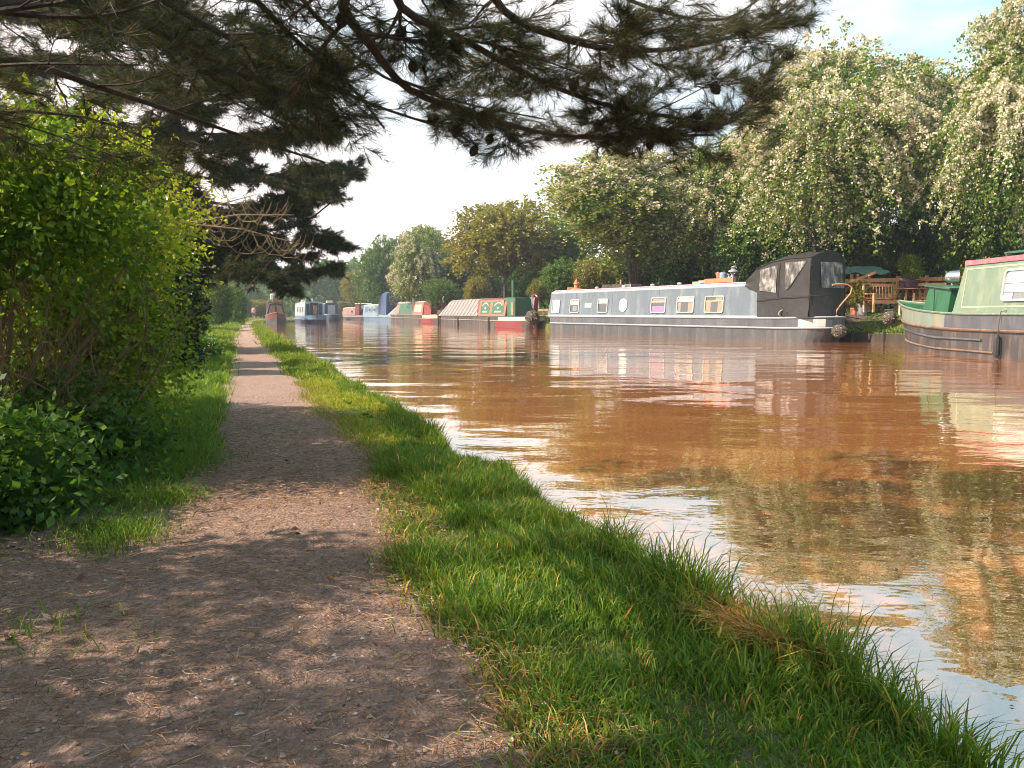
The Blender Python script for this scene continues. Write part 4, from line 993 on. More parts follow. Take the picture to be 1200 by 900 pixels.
        for cx0, cx1, cz0, cz1, cm in (curtains or []):
            a0, a1 = x0+fw+(x1-x0-2*fw)*cx0, x0+fw+(x1-x0-2*fw)*cx1; c0, c1 = z0+fw+(z1-z0-2*fw)*cz0, z0+fw+(z1-z0-2*fw)*cz1
            q = MB(); rows = []
            for j in range(9):
                x = a0+(a1-a0)*j/8; o = .006+.003*(j % 2); rows.append([b.side(x,c0,o,sgn), b.side(x,c1,o,sgn)])
            q.grid(rows); q.build('curtain', M[cm], w)
        q = MB(); q.add(rrect(x0+fw*.6,x1-fw*.6,z0+fw*.6,z1-fw*.6,max(.02,rr-fw*.4),.013), [tuple(range(N))]); q.build('pane', M['glass'], w)
        return w
    def porthole(b, x, z, r, frame='alu'):
        mb = MB(); N = 20; R3 = []
        for rad, off in ((r,.004),(r,.03),(r*.8,.03),(r*.8,.01)): R3 += [b.side(x+rad*math.cos(6.2832*k/N), z+rad*math.sin(6.2832*k/N), off) for k in range(N)]
        fs = [(a_*N+k, a_*N+(k+1)%N, (a_+1)*N+(k+1)%N, (a_+1)*N+k) for a_ in range(3) for k in range(N)]; mb.add(R3, fs)
        mb.add([b.side(x-r*.8,z-.015,.025), b.side(x+r*.8,z-.015,.025), b.side(x+r*.8,z+.015,.025), b.side(x-r*.8,z+.015,.025)], [(0,1,2,3)])
        w = mb.build('porthole', M[frame], b.root); q = MB(); q.add([b.side(x+r*.85*math.cos(6.2832*k/N), z+r*.85*math.sin(6.2832*k/N), .008) for k in range(N)], [tuple(range(N))]); q.build('pane', M['blind_white'], w)
    def part(b, mb, name, mat, smooth=False, bevel=0, parent=None):
        return mb.build(name, M[mat] if isinstance(mat, str) else mat, parent or b.root, smooth, bevel)
    def fender(b, x, y, z, r=.2, name='fender'):
        mb = MB(); prof = []
        for k in range(9):
            a = -math.pi/2+math.pi*k/8; prof.append((max(.02, r*math.cos(a)), r*.95*math.sin(a)))
        mb.lathe((x,y,z), prof, 14)
        rr = random.Random(3)
        for i in range(110):
            v = Vector((rr.gauss(0,1), rr.gauss(0,1), rr.gauss(0,1))).normalized(); p = Vector((x,y,z))+Vector((v.x*r, v.y*r, v.z*r*.95))
            t = v.orthogonal().normalized(); mb.tube([p-t*r*.15-v*r*.1, p+v*r*.05, p+t*r*.15-v*r*.1], r*.08, 5, m=1 if i % 6 == 0 else 0)
        o = mb.build(name, [M['rope'], M['rope_lt']], b.root)
        return o
    def chimney(b, x, y, z, h=.5, r=.07, mat='black_metal', cap=False, name='chimney'):
        mb = MB(); mb.lathe((x,y,z-.03), [(r*1.35,0),(r*1.35,.05),(r,.06),(r,h),(r*1.12,h+.005),(r*1.12,h+.03),(r*.8,h+.03)], 14)
        if cap: mb.lathe((x,y,z+h+.05), [(r*1.7,0),(r*1.7,.015),(.01,.09)], 14); mb.box((x,y,z+h+.02),(r*.3,r*1.4,.08))
        mb.build(name, M[mat], b.root, smooth=True)
    def curve_line(b, lev, z0f, z1f, x0, x1, mat, off=.006, name='stripe', n=24, sgn=1):
        """a painted band that follows the top strake between two height fractions"""
        mb = MB(); rows = []
        X_ = np.linspace(x0, x1, n)
        arr = np.array(b.R); xs = arr[:,4,0]
        for x in X_:
            row = []
            for f in (z0f, z1f):
                lo = [np.interp(x, xs, arr[:,3,k]) for k in (1,2)]; hi = [np.interp(x, xs, arr[:,4,k]) for k in (1,2)]
                row.append(((x), (lo[0]+(hi[0]-lo[0])*f+off)*sgn, lo[1]+(hi[1]-lo[1])*f))
            rows.append(row)
        mb.grid(rows); return mb.build(name, M[mat], b.root)

# --- the long grey narrowboat
def off_line(ox0, ox1, w):
    """outer waterline points -> centreline (away from the camera's bank)"""
    d = Vector((ox1[0]-ox0[0], ox1[1]-ox0[1])); n = Vector((d.y, -d.x)).normalized()
    return (ox0[0]+n.x*w, ox0[1]+n.y*w), (ox1[0]+n.x*w, ox1[1]+n.y*w)
go = (11.75, 26.8); gb_ = (1.6, 45.0)
st_, bw_ = off_line(go, gb_, 1.05)
b = Boat('narrowboat', 'long grey narrowboat with a black canvas hood over its stern', st_, bw_, 2.1, .88, .50, .02, 1.5, 1.7, group='narrowboats moored along the canal')
b.x0 = 1.2
b.hull('p_black', 'p_hullgrey')
dgx = Vector((gb_[0]-go[0], gb_[1]-go[1])).normalized()
def lx(px):
    """distance along the grey boat's outer side seen at photo column px"""
    k = (px-600)/900; return (k*go[1]-go[0])/(dgx.x-k*dgx.y)
b.strake(3, .035, 'p_greylt'); b.strake(4, .032, 'p_greylt', 'gunwale'); 
X0, X1 = 4.3, b.L-.75
b.cabin(X0, X1, 2.22, 'p_grey', 'p_roofpink', inset=.10, tum=.12, rake1=.22)
b.panel(X0, X1-.02, .89, .97, 'p_greylt', .010, 'cabin_stripe'); b.panel(X0+.1, X1-.28, 2.15, 2.218, 'p_greylt', .010, 'cabin_stripe')
b.rail(X0+.3, X1-.4, 'p_roofpink')
zw0, zw1 = 1.07, 1.80
def gw(p0, p1, **k): b.window(lx(p1), lx(p0), zw0, zw1, **k)
gw(822, 844, frame='p_cream', curtains=[(0,.30,0,.68,'curtain_tan'),(.7,1,0,.68,'curtain_tan'),(.1,.45,.72,1,'curtain_tan')], label='cream-framed window with tan curtains')
gw(789.5, 809.5, frame='p_white', curtains=[(0,1,.68,1,'blind_white'),(0,.33,0,.66,'curtain_tan'),(.8,1,0,.66,'curtain_tan')], label='window with a white blind above and tan curtains')
gw(759.5, 776.5, frame='p_white', curtains=[(0,1,0,.42,'curtain_pink'),(0,1,.72,1,'curtain_tan')], label='window with a pink net curtain')
gw(697.5, 709, frame='p_white', curtains=[(0,1,.68,1,'blind_white')], label='small dark window with a pale upper light')
gw(665.5, 676, frame='p_white', curtains=[(0,1,.62,1,'blind_white'),(.25,.75,.1,.5,'pot_grey')], label='small window, white above')
gw(644.5, 653.5, frame='p_white', curtains=[(0,1,0,1,'blind_white')], split=False, label='whitened window nearest the bow')
b.porthole((lx(723)+lx(731))/2, 1.45, .33)
b.panel(lx(690), lx(682), 1.35, 1.6, 'p_greylt', .008, 'side_vent')
for wx in (6.9, 10.4, 14.0, 17.3):
    mb = MB(); mb.bar(b.side(wx, .99, .002), b.side(wx, 2.13, .002), .018, .006); b.part(mb, 'weld_seam', 'p_grey')
# stern: white panel, fender, tiller
b.curve_line(3, .12, .82, 1.4, 2.25, 'p_white', .012)
b.curve_line(3, .12, .82, 1.4, 2.0, 'p_white', .012, sgn=-1)
b.fender(1.05, .25, .42, .25)
mb = MB(); mb.tube([(x_+1.05, y_, z_) for x_, y_, z_ in [(.35,0,.9),(.35,0,1.05),(.33,0,1.15),(.22,-.05,1.35),(.10,-.15,1.55),(.0,-.3,1.78),(.0,-.38,2.0),(.1,-.25,2.12),(.25,.05,2.14),(.32,.3,2.1)]], [.035,.035,.03,.028,.027,.026,.025,.025,.028,.03], 8)
b.part(mb, 'tiller', 'brass', True)
mb = MB(); mb.lathe((1.40,0,.86), [(.09,0),(.09,.1),(.05,.14)], 12); b.part(mb, 'rudder_post', 'brass', True)
for x in (2.9, 3.5): mb = MB(); mb.tube([(x,.98,.86),(x,.98,.98)], .03, 8); mb.tube([(x-.1,.98,.98),(x+.1,.98,.98)], .022, 6); b.part(mb, 'mooring_stud', 'black_metal', True)
# the hood
mb = MB(); rr = random.Random(4)
secs = [(5.0, 2.34, 2.50, .86), (4.45, 2.80, 3.02, .90), (3.7, 3.04, 3.26, .92), (2.8, 3.13, 3.38, .93), (1.8, 3.12, 3.36, .93)]
xs_ = np.linspace(5.0, 1.8, 26); rows = []
for i, x in enumerate(xs_):
    ze = float(np.interp(-x, [-q[0] for q in secs], [q[1] for q in secs])); zc = float(np.interp(-x, [-q[0] for q in secs], [q[2] for q in secs])); ye = .93
    zl = .9 if x < 4.3 else 2.12-(5.0-x)/.7*.2
    low_y = 1.03 if x < 4.3 else .93
    row = []
    for k in range(9):
        f = k/8; y = low_y+(ye-low_y)*f+.012*math.sin(i*1.1+k*.9)*(0 < k < 8)+.02*math.sin(f*7+i*.35)*(1-f); row.append((x, y, zl+(ze-zl)*f))
    for k in range(1, 9):
        f = k/8; yy = ye*(1-2*f); row.append((x, yy, ze+(zc-ze)*(1-(1-2*f)**2)+.012*math.sin(i*.9+k)))
    for k in range(1, 9):
        f = 1-k/8; y = low_y+(ye-low_y)*f; row.append((x, -y, zl+(ze-zl)*f))
    rows.append(row)
mb.grid(rows)
# stern curtain of the hood
ra = []
for k in range(9):
    z = .95+(3.12-.95)*k/8; rk = .38*(1-k/8)
    r_ = [(1.8-.0-rk*.0-.10*math.sin(j/12*math.pi)-rk*.9*math.sin(j/12*math.pi), (.98-.05*k/8)*(1-2*j/12), z+(.0 if k < 8 else .24*(1-(1-2*j/12)**2))) for j in range(13)]; ra.append(r_)
mb.grid(ra)
hood = b.part(mb, 'hood', 'canvas_black', True)
def hpanel(pts, nm='hood_window', off=.02, side_=True):
    q = MB()
    if side_:
        rows = []; (xa0,za0),(xb0,zb0),(xb1,zb1),(xa1,za1) = pts
        for i in range(7):
            r_ = []
            for j in range(7):
                u_, v_ = i/6, j/6; x = (xa0*(1-u_)+xb0*u_)*(1-v_)+(xa1*(1-u_)+xb1*u_)*v_; z = (za0*(1-u_)+zb0*u_)*(1-v_)+(za1*(1-u_)+zb1*u_)*v_
                f = (z-.9)/2.1; r_.append((x, 1.045-.10*f+off+.008*math.sin(i*2+j), z))
            rows.append(r_)
        q.grid(rows)
    else: q.add(pts, [(0,1,2,3)])
    q.build(nm, M['vinyl'], hood)
hpanel([(4.2,1.95),(3.35,1.85),(3.35,2.9),(4.2,2.76)])
hpanel([(2.9,1.95),(2.75,2.0),(2.0,2.98),(3.0,2.98)])
q = MB(); rows = []
for i in range(9):
    r_ = []
    for j in range(7):
        f = j/6; zz = 2.0+.95*f; k = (zz-.95)/2.17; y = (.62-.02*f)*(1-2*i/8); a_ = math.acos(max(-1, min(1, -y/.96)))/math.pi
        r_.append((1.8-.10*math.sin(a_*math.pi)-.38*(1-k)*.9*math.sin(a_*math.pi)-.022, y, zz))
    rows.append(r_)
q.grid(rows); q.build('hood_window', M['vinyl'], hood)
# folds, seams and hem lines of the hood
q = MB()
q.tube([(1.8,.985,3.05),(1.8,1.0,2.3),(1.79,1.03,1.5)], .014, 5); q.tube([(4.3,1.03,1.55),(3.6,1.05,1.62),(2.9,1.055,1.66),(1.8,1.05,1.70),(1.45,.6,1.72),(1.4,0,1.74)], .016, 5)
q.tube([(3.25,1.05,1.62),(3.25,1.0,2.4),(3.22,.965,3.0)], .012, 5); q.tube([(4.45,.95,2.80),(3.7,.95,3.04),(2.8,.95,3.13),(1.8,.95,3.12)], .018, 5)
q.build('seam', M['canvas_black'], hood)
for z in np.arange(1.75, 3.0, .22): q = MB(); q.lathe((1.78, 1.035-.1*(z-.9)/2.1, z), [(.016,-.01),(.016,.01)], 6); q.build('popper', M['steel'], hood)
# roof clutter (parts fixed to the roof)
yb, yt, zb, zt = b.cb
b.chimney(lx(848)-.1, .55, 2.28, .30, .085, 'black_metal')
mb = MB(); mb.box((lx(705), .0, 2.42), (1.9,.95,.24), taper=.9); b.part(mb, 'roof_hatch', 'plank', bevel=.02)
mb = MB(); mb.box((lx(720), .0, 2.42), (.8,.8,.2), taper=.85); b.part(mb, 'roof_hatch', 'p_hullgrey', bevel=.02)
for px in (688, 719, 752, 783, 808):
    mb = MB(); mb.lathe((lx(px), .45, 2.31), [(.10,0),(.10,.04),(.05,.06),(.12,.08),(.10,.13),(.02,.15)], 12); b.part(mb, 'roof_vent', 'p_white', True)
b.chimney(lx(713.5), .35, 2.33, .42, .05, 'brass')
for px in (866,):
    pass
GB = b
def world_pt(bt, x, y, z): return bt.root.matrix_basis @ Vector((x, y, z))
bpy.context.view_layer.update()
# things standing on the roof of the grey boat
def on_roof(x, y, name, label, cat, group=None, z=2.36):
    p = GB.root.matrix_basis @ Vector((x, y, z)); return thing(name, label, cat, p, GB.root.rotation_euler.z, group)
t = on_roof(lx(829), .35, 'planter_box', 'wooden plant trough on the grey roof, nearest the black hood', 'planter', 'troughs on the grey roof')
mb = MB(); 
for i in range(2): mb.box((0, (-1)**i*.15, .10), (1.7,.02,.18))
mb.box((.84,0,.1),(.02,.3,.18)); mb.box((-.84,0,.1),(.02,.3,.18)); mb.build('box', M['terracotta'], t)
mb = MB(); mb.box((0,0,.1),(1.64,.27,.12)); mb.build('soil', M['earth'], t)
t2 = on_roof(lx(826.5), .35, 'flower_pot', 'small terracotta pot in the roof trough of the grey boat', 'flower pot', None, 2.53)
mb = MB(); mb.lathe((0,0,0), [(.10,0),(.15,.22),(.16,.22),(.16,.27),(.13,.27),(.12,.2)], 14); mb.build('pot', M['terracotta'], t2, True)
t2 = on_roof(lx(831), .35, 'watering_can', 'bluish can in the roof trough of the grey boat', 'watering can', None, 2.53)
mb = MB(); mb.lathe((0,0,0), [(.15,0),(.15,.22),(.10,.27),(.06,.27)], 14); mb.build('body', M['p_ltblue'], t2, True)
mb = MB(); mb.tube([(.13,0,.05),(.28,0,.2),(.34,0,.3)], [.025,.02,.03], 6); mb.build('spout', M['p_ltblue'], t2, True)
t2 = on_roof(lx(838.5), .15, 'lantern', 'dark hooded lantern on the grey roof beside the chimney', 'lantern', None, 2.36)
mb = MB(); mb.lathe((0,0,0), [(.10,0),(.10,.05),(.05,.07),(.05,.42),(.22,.45),(.20,.5),(.08,.56),(.08,.62),(.13,.64),(.02,.7)], 12); mb.build('body', M['pot_grey'], t2, True)
t2 = on_roof(lx(810.5), .3, 'wood_block', 'pale wooden block lying on the grey roof', 'wood', None, 2.36)
mb = MB(); mb.box((0,0,.07),(.7,.25,.14)); mb.box((.5,.02,.05),(.5,.18,.10)); mb.build('block', M['wood'], t2, bevel=.01)
t2 = on_roof(lx(660), .2, 'cowl', 'orange cone-topped lamp on the grey roof near the bow', 'lamp', None, 2.34)
mb = MB(); mb.lathe((0,0,0), [(.32,0),(.30,.06),(.14,.12),(.12,.3),(.17,.32),(.05,.55),(.02,.6)], 14); mb.build('body', M['terracotta'], t2, True)
t2 = on_roof(lx(650.5), .0, 'coiled_line', 'reddish coil of line on the grey roof above the bow', 'rope', None, 2.35)
mb = MB(); mb.tube([(math.cos(a)*(.22-.002*a), math.sin(a)*(.22-.002*a), .02+.008*a) for a in np.linspace(0, 20, 70)], .02, 5); mb.build('coil', M['terracotta'], t2)
# small pots on the grey boat's stern edge
for px, mt, lb in ((921,'p_pink','pink flower pot on the stern deck of the grey boat'),(926,'curtain_pink','magenta tub on the stern deck of the grey boat')):
    p = GB.root.matrix_basis @ Vector((lx(px), .90, .88)); t2 = thing('flower_pot', lb, 'flower pot', p)
    mb = MB(); mb.lathe((0,0,0), [(.05,0),(.08,.13),(.09,.15),(.06,.15)], 12); mb.build('pot', M[mt], t2, True)
    me, _ = crown_mesh('plant', int(px), (.12,.12,.08), 30, 10, .04, [M['leaf_mid'], M['flower_pink']], .4, 4, .2, .06, .3, .1); o = link('plant', me, t2); o.location = (0,0,.2)
p = GB.root.matrix_basis @ Vector((lx(916), .94, .93)); t2 = thing('coiled_line', 'pale coil of rope on the deck edge below the black hood', 'rope', p)
mb = MB(); mb.tube([(math.cos(a)*.22, .02*a/6, .12+math.sin(a)*.15) for a in np.linspace(0, 18, 60)], .018, 5); mb.build('coil', M['rope_lt'], t2)

# --- the sage green narrowboat
b = Boat('narrowboat', 'sage green narrowboat with a pink-edged roof, its bow pointing at the bench', (12.55, 10.0), (12.62, 25.2), 2.1, 1.06, .66, .42, 4.2, 1.5, group='narrowboats moored along the canal')
b.hull('p_blackdirt', 'p_hullgrey', 'p_sageband', (10.35, 15.3), deck='p_green')
b.strake(3, .035, 'rust'); b.strake(4, .03, 'p_sage', 'gunwale')
b.cabin(1.5, 10.35, 2.36, 'p_sage', 'p_white', inset=.06, tum=.14, rake1=.28)
yb, yt, zb, zt = b.cb
mb = MB()
for sg in (1,): mb.bar((1.6, (yt+.012), 2.36), (10.05, (yt+.012), 2.36), .05, .12)
b.part(mb, 'roof_edge', 'p_pink')
mb = MB(); mb.bar((10.02, -yt, 2.385), (10.02, yt, 2.385), .10, .10); b.part(mb, 'roof_edge', 'p_pink')
mb = MB(); mb.bar((1.6, yt+.01, 1.085), (10.3, yb+.012, 1.10), .03, .06); b.part(mb, 'cabin_stripe', 'p_sageband')
b.outline(6.0, 9.97, 1.22, 2.22, .035, 'p_cream')
b.window(6.4, 8.35, 1.36, 2.12, 'p_white', top=.42, fw=.05, rr=.12, curtains=[(0,1,.60,1,'blind_white'),(0,1,.24,.56,'blind_white'),(.82,1,0,.22,'blind_white'),(0,.8,0,.22,'pot_grey')], label='white-framed window with blinds')
b.window(2.4, 4.6, 1.36, 2.12, 'p_white', top=.42, fw=.05, rr=.12, curtains=[(0,1,.3,1,'blind_white')])
mb = MB(); mb.bar((3.0,.3,2.56),(9.2,.3,2.56),.24,.05); mb.bar((3.0,-.1,2.56),(8.7,-.1,2.56),.2,.05); b.part(mb, 'roof_rack', 'p_dkgreen')
mb = MB()
for x in (3.4,5.5,7.6,9.0): mb.bar((x,-.4,2.50),(x,.5,2.50),.05,.10)
b.part(mb, 'rack_bearer', 'plank')
# guard strakes on the bow side
for (z, xa, xb, r) in ((.42, 8.9, 14.6, .035), (.13, 8.4, 14.2, .03)):
    mb = MB(); arr = np.array(b.R)
    for sg in (1, -1):
        pts = []
        for x in np.linspace(xa, xb, 26):
            k = (z-0)/(b.rub); i0 = 1; xs0 = arr[:,1,0]*(1-k)+arr[:,2,0]*k; ys0 = arr[:,1,1]*(1-k)+arr[:,2,1]*k; zz = z+max(0,(x-11))*.045*(1+k)
            pts.append((x, (float(np.interp(x, xs0, ys0))+.02)*sg, zz))
        mb.tube(pts, r, 6)
    b.part(mb, 'guard_strake', 'rust' if z < .2 else 'p_hullgrey', True)
# cream patch on the bow flare
b.curve_line(3, .30, .88, 14.1, 14.75, 'p_cream', .012, 'bow_patch')
mb = MB(); arr = np.array(b.R); yy = float(np.interp(13.7, arr[:,4,0], arr[:,4,1])); mb.box((13.7, yy-.01, 1.31), (.14,.05,.06)); b.part(mb, 'fairlead', 'black_metal')
# tilted green locker lid, dark well below
mb = MB(); mb.box((11.55, .12, 1.42), (1.3,1.35,.72), ry=math.radians(-6), taper=.86); lk = b.part(mb, 'locker', 'p_green', bevel=.02)
mb = MB(); mb.box((11.55, .12, 1.80), (1.32,1.32,.04), ry=math.radians(-6)); mb.box((11.55,.83,1.45),(.03,.03,.62)); b.part(mb, 'locker_lid', 'p_dkgreen', parent=lk)
# tunnel lamp
mb = MB(); mb.tube([(12.0,.1,1.80),(12.0,.1,1.98)], .03, 8); mb.tube([(12.03,.30,2.10),(12.02,.27,2.10),(12.0,.18,2.10),(11.93,.0,2.10),(11.91,-.04,2.10)], [.04,.12,.17,.185,.195], 18)
lamp = b.part(mb, 'headlamp', 'steel', True)
mb = MB(); mb.tube([(11.905,-.045,2.10),(11.90,-.055,2.10)], .165, 18); b.part(mb, 'lens', 'wood_old', parent=lamp)
# hanging side fender with its rope
mb = MB(); mb.tube([(8.15,1.13,.02),(8.15,1.13,.1),(8.15,1.13,.5),(8.15,1.13,.58)], [.03,.07,.07,.03], 8); fo = b.part(mb, 'fender', 'black_metal', True)
mb = MB(); mb.tube([(8.15,1.12,.56),(8.15,1.12,.75),(8.15,1.08,1.12),(8.1,.98,1.14)], .012, 5); b.part(mb, 'rope', 'rope', parent=fo)
b.fender(15.15, .30, .92, .22, 'bow_fender')
SB = b

# --- the working boat with grey cloths and green panels
def far_boat(label, o_st, o_bw, **k):
    s_, w_ = off_line(o_st, o_bw, k.get('W', 2.1)/2); return Boat('narrowboat', label, s_, w_, **k)
b = far_boat('working boat with grey side cloths, green panels framed in orange and a red stern', (.75,51.2), (-6.9,70.7), gun=.80, rub=.50, rise=.1, bowlen=1.6, sternlen=2.2)
b.hull('p_blackdirt', 'p_blackdirt', 'p_white', (0, 5.4))
go2 = (.75,51.2); d2 = Vector((-6.9-.75, 70.7-51.2)).normalized()
def l2x(px): k_ = (px-600)/900; return (k_*go2[1]-go2[0])/(d2.x-k_*d2.y)
b.strake(3, .03, 'rope_lt'); b.strake(4, .03, 'p_blackdirt', 'gunwale')
# red lower stern
mb = MB(); arr = np.array(b.R)
rows = []
for x in np.linspace(0.02, 5.4, 20):
    r_ = []
    for f in (0.02, .98):
        k0 = [float(np.interp(x, arr[:,1,0], arr[:,1,q])) for q in (1,2)]; k1 = [float(np.interp(x, arr[:,3,0], arr[:,3,q])) for q in (1,2)]
        r_.append((x, k0[0]+(k1[0]-k0[0])*f+.012, k0[1]+(k1[1]-k0[1])*f))
    rows.append(r_)
mb.grid(rows); b.part(mb, 'stern_band', 'p_red')
xa, xb = l2x(590), l2x(557)
# cabin behind the panels + engine hole
b.cabin(xa, xb+.1, 2.05, 'p_red', 'p_maroon', inset=.12, tum=.22, rake1=0)
P2x, P1x = (l2x(588), l2x(573)), (l2x(571.5), l2x(560))
b.panel(l2x(589.5), l2x(558.5), .82, 2.02, 'p_orange', .006, 'cabin_side')
for (x0_, x1_) in (P2x, P1x):
    pn = b.panel(x0_+.12, x1_-.12, .98, 1.90, 'p_green', .014, 'sign_panel')
    n_ = 11; mbx = MB(); cx_ = (x0_+x1_)/2; hw_ = (x1_-x0_)/2*.62
    # the worn white signwriting: an arch of letters, a small badge, a line of letters below (unreadable on the photo)
    for i in range(n_):
        f = (i+.5)/n_*2-1; z = 1.52+.24*(1-f*f)
        mbx.add([b.side(cx_+f*hw_-.05, z, .022), b.side(cx_+f*hw_+.05, z, .022), b.side(cx_+f*hw_+.04, z+.10, .022), b.side(cx_+f*hw_-.04, z+.10, .022)], [(0,1,2,3)])
        if abs(f) < .75: mbx.add([b.side(cx_+f*hw_-.06, 1.10, .022), b.side(cx_+f*hw_+.06, 1.10, .022), b.side(cx_+f*hw_+.06, 1.21, .022), b.side(cx_+f*hw_-.06, 1.21, .022)], [(0,1,2,3)])
    mbx.add([b.side(cx_+.14*math.cos(a), 1.42+.09*math.sin(a), .022) for a in np.linspace(0, 6, 9)], [tuple(range(9))])
    mbx.build('lettering', M['p_white'], pn)
# cloths: a long ridge tent
def cloths(b, x0, x1, zt, mat, slope=.9, ridge=.25, endl=1.6, n=24):
    mb = MB(); rows = []
    yb = b.W/2-.02; zb = b.gun-.01
    for i in range(n+1):
        x = x0+(x1-x0)*i/n; k = min(1, max(0, (x1-x)/endl)); z = zb+(zt-zb)*k; wv = .012*math.sin(i*2.4)
        yy = ridge+(yb-ridge)*(1-k)
        rows.append([(x, yb, zb), (x, yb+(yy-yb)*.5+wv, zb+(z-zb)*.5), (x, yy, z), (x, 0, z+.05*k), (x, -yy, z), (x, -yb, zb)])
    mb.grid(rows); o = mb.build('side_cloths', M[mat], b.root)
    for i in range(1, n, 2):
        x = x0+(x1-x0)*i/n; k = min(1, (x1-x)/endl)
        if k < .7: continue
        q = MB(); q.tube([(x+.25, yb+.02, zb+.05), (x+.1, yb+(ridge-yb)*.5+.03, zb+(zt-zb)*.5), (x, ridge+.02, zt+.02)], .014, 4); q.build('top_string', M['rope'], o)
    return o
cloths(b, l2x(558.4), b.L-.35, 2.15, 'canvas_grey')
for px in (514.5, 537.5, 573.5):
    mb = MB(); x = l2x(px); mb.tube([(x,1.12,-.25),(x,1.12,.1),(x,1.12,.62),(x,1.1,.78)], [.05,.07,.07,.03], 6); b.part(mb, 'side_fender', 'black_metal', True)
b.chimney(l2x(579), .2, 2.15, .9, .10); b.chimney(l2x(588.5), .2, 2.15, 1.25, .12, 'p_dkgreen')
mb = MB(); mb.box((3.35,0,1.45),(2.3,1.6,1.35), taper=.92); b.part(mb, 'engine_hood', 'p_dkgreen', bevel=.05)
mb = MB(); mb.box((4.55,.78,1.42),(.55,.04,1.1)); mb.box((2.6,.80,1.35),(.45,.05,.9)); b.part(mb, 'door', 'wood_old')
mb = MB(); mb.bar((.6,.0,.8),(.15,.0,2.1),.30,.10); mb.bar((.9,0,2.2),(.1,0,2.35),.14,.08); b.part(mb, 'rudder_head', 'p_maroon')
mb = MB(); mb.tube([(.1,0,2.15),(.5,0,2.3),(1.2,0,2.05)], .045, 6); b.part(mb, 'tiller', 'p_white', True)
b.fender(-.15, .45, .75, .48)

# --- other far boats
def o5(px, Y): return ((px-600)/900*Y, Y)
b = far_boat('narrowboat with a sloping grey front cloth, green side panel and bright red stern', (-7.4,74), (-14.7,90.5), gun=.85, rub=.5, rise=.15, bowlen=2, sternlen=2)
b.hull('p_blackdirt', 'p_blackdirt', 'p_cream', (0, 4.6)); b.strake(3,.03,'rope_lt')
mb = MB(); arr = np.array(b.R); rows = [[(x, float(np.interp(x, arr[:,1,0], arr[:,1,1]))+.012, .02), (x, float(np.interp(x, arr[:,3,0], arr[:,3,1]))+.014, .49)] for x in np.linspace(.05, 4.6, 14)]
mb.grid(rows); b.part(mb, 'stern_band', 'p_red')
b.cabin(4.4, 15.0, 2.15, 'p_rose', 'p_white', inset=.1, tum=.25, rake1=.5)
b.panel(8.2, 13.4, .9, 2.05, 'p_dkgreen', .010, 'side_panel'); b.panel(4.5, 7.9, 1.0, 2.05, 'p_orange', .010, 'side_panel'); b.panel(5.0, 7.4, 1.15, 1.9, 'p_cream', .018, 'side_panel')
cloths(b, 13.6, b.L-.3, 2.1, 'canvas_grey', endl=2.6, n=8)
mb = MB(); mb.box((3.1,0,1.5),(2.4,1.7,1.3), taper=.9); b.part(mb, 'stern_cabin', 'p_red', bevel=.04)
b.chimney(12.2,.2,2.2,.45,.12); b.chimney(4.9,.3,2.2,1.0,.09,cap=True)
mb = MB(); mb.box((10,.0,2.4),(.7,.5,.4)); b.part(mb, 'roof_box', 'p_white')
mb = MB(); mb.bar((.4,.1,.9),(.2,.1,2.1),.3,.1); b.part(mb, 'rudder_head', 'p_maroon'); mb = MB(); mb.tube([(.2,.1,2.0),(.1,.2,2.4),(-.2,.2,2.6)], .05, 5); b.part(mb, 'tiller', 'p_white')
b.fender(-.1, .45, .95, .42)
b = far_boat('pale blue narrowboat with a tall navy canvas hood at its stern', o5(457.5,93), o5(423,107), gun=.8, rub=.5, rise=.15, bowlen=2, sternlen=1.6)
b.hull('p_blue', 'p_ltblue', deck='p_navy'); b.strake(3,.03,'p_ltblue')
b.cabin(5.2, b.L-1.0, 2.05, 'p_ltblue', 'p_white', inset=.1, tum=.12)
b.panel(6.0, b.L-2, 1.1, 1.85, 'p_blue', .01, 'side_panel'); b.window(7.5, 8.6, 1.2, 1.75, 'p_white', curtains=None); b.window(10, 11.1, 1.2, 1.75, 'p_white', curtains=None)
mb = MB(); rows = [[(x, .97, .82), (x, .9, zt_), (x, .5, zt_+.2), (x, -.5, zt_+.2), (x, -.9, zt_), (x, -.97, .82)] for x, zt_ in ((5.8,2.3),(5.0,3.2),(3.6,3.45),(2.0,3.35))]
mb.grid(rows); rr_2 = [(2.0, .97, .82), (2.0, .9, 3.35), (2.0,.5,3.55), (2.0,-.5,3.55), (2.0, -.9, 3.35), (2.0, -.97, .82)]; mb.add(rr_2, [(0,1,2,3,4,5)]); hd = b.part(mb, 'hood', 'canvas_navy')
mb = MB(); mb.add([(1.98,-.6,2.0),(1.98,.6,2.0),(1.98,.6,3.1),(1.98,-.6,3.1)], [(0,1,2,3)]); b.part(mb, 'hood_window', 'vinyl', parent=hd)
mb = MB(); mb.tube([(.3,0,.85),(.3,0,1.3),(.9,0,1.5)], .05, 6); b.part(mb, 'tiller', 'black_metal')
b = far_boat('faded rose narrowboat with a small white-roofed wheelhouse, farthest along the right bank', o5(423,109), o5(400,123), gun=.7, rub=.45, rise=.15, bowlen=2, sternlen=1.4)
b.hull('p_black', 'p_rose'); b.cabin(4.5, b.L-.8, 1.75, 'p_rose', 'p_cream', inset=.1, tum=.12); b.strake(3,.03,'p_greylt')
mb = MB(); mb.box((2.9,0,1.5),(3.0,1.85,1.6), taper=.94); wh = b.part(mb, 'wheelhouse', 'p_maroon')
mb = MB(); mb.box((2.9,0,2.36),(3.2,1.95,.12), taper=.9); b.part(mb, 'wheelhouse_roof', 'p_white')
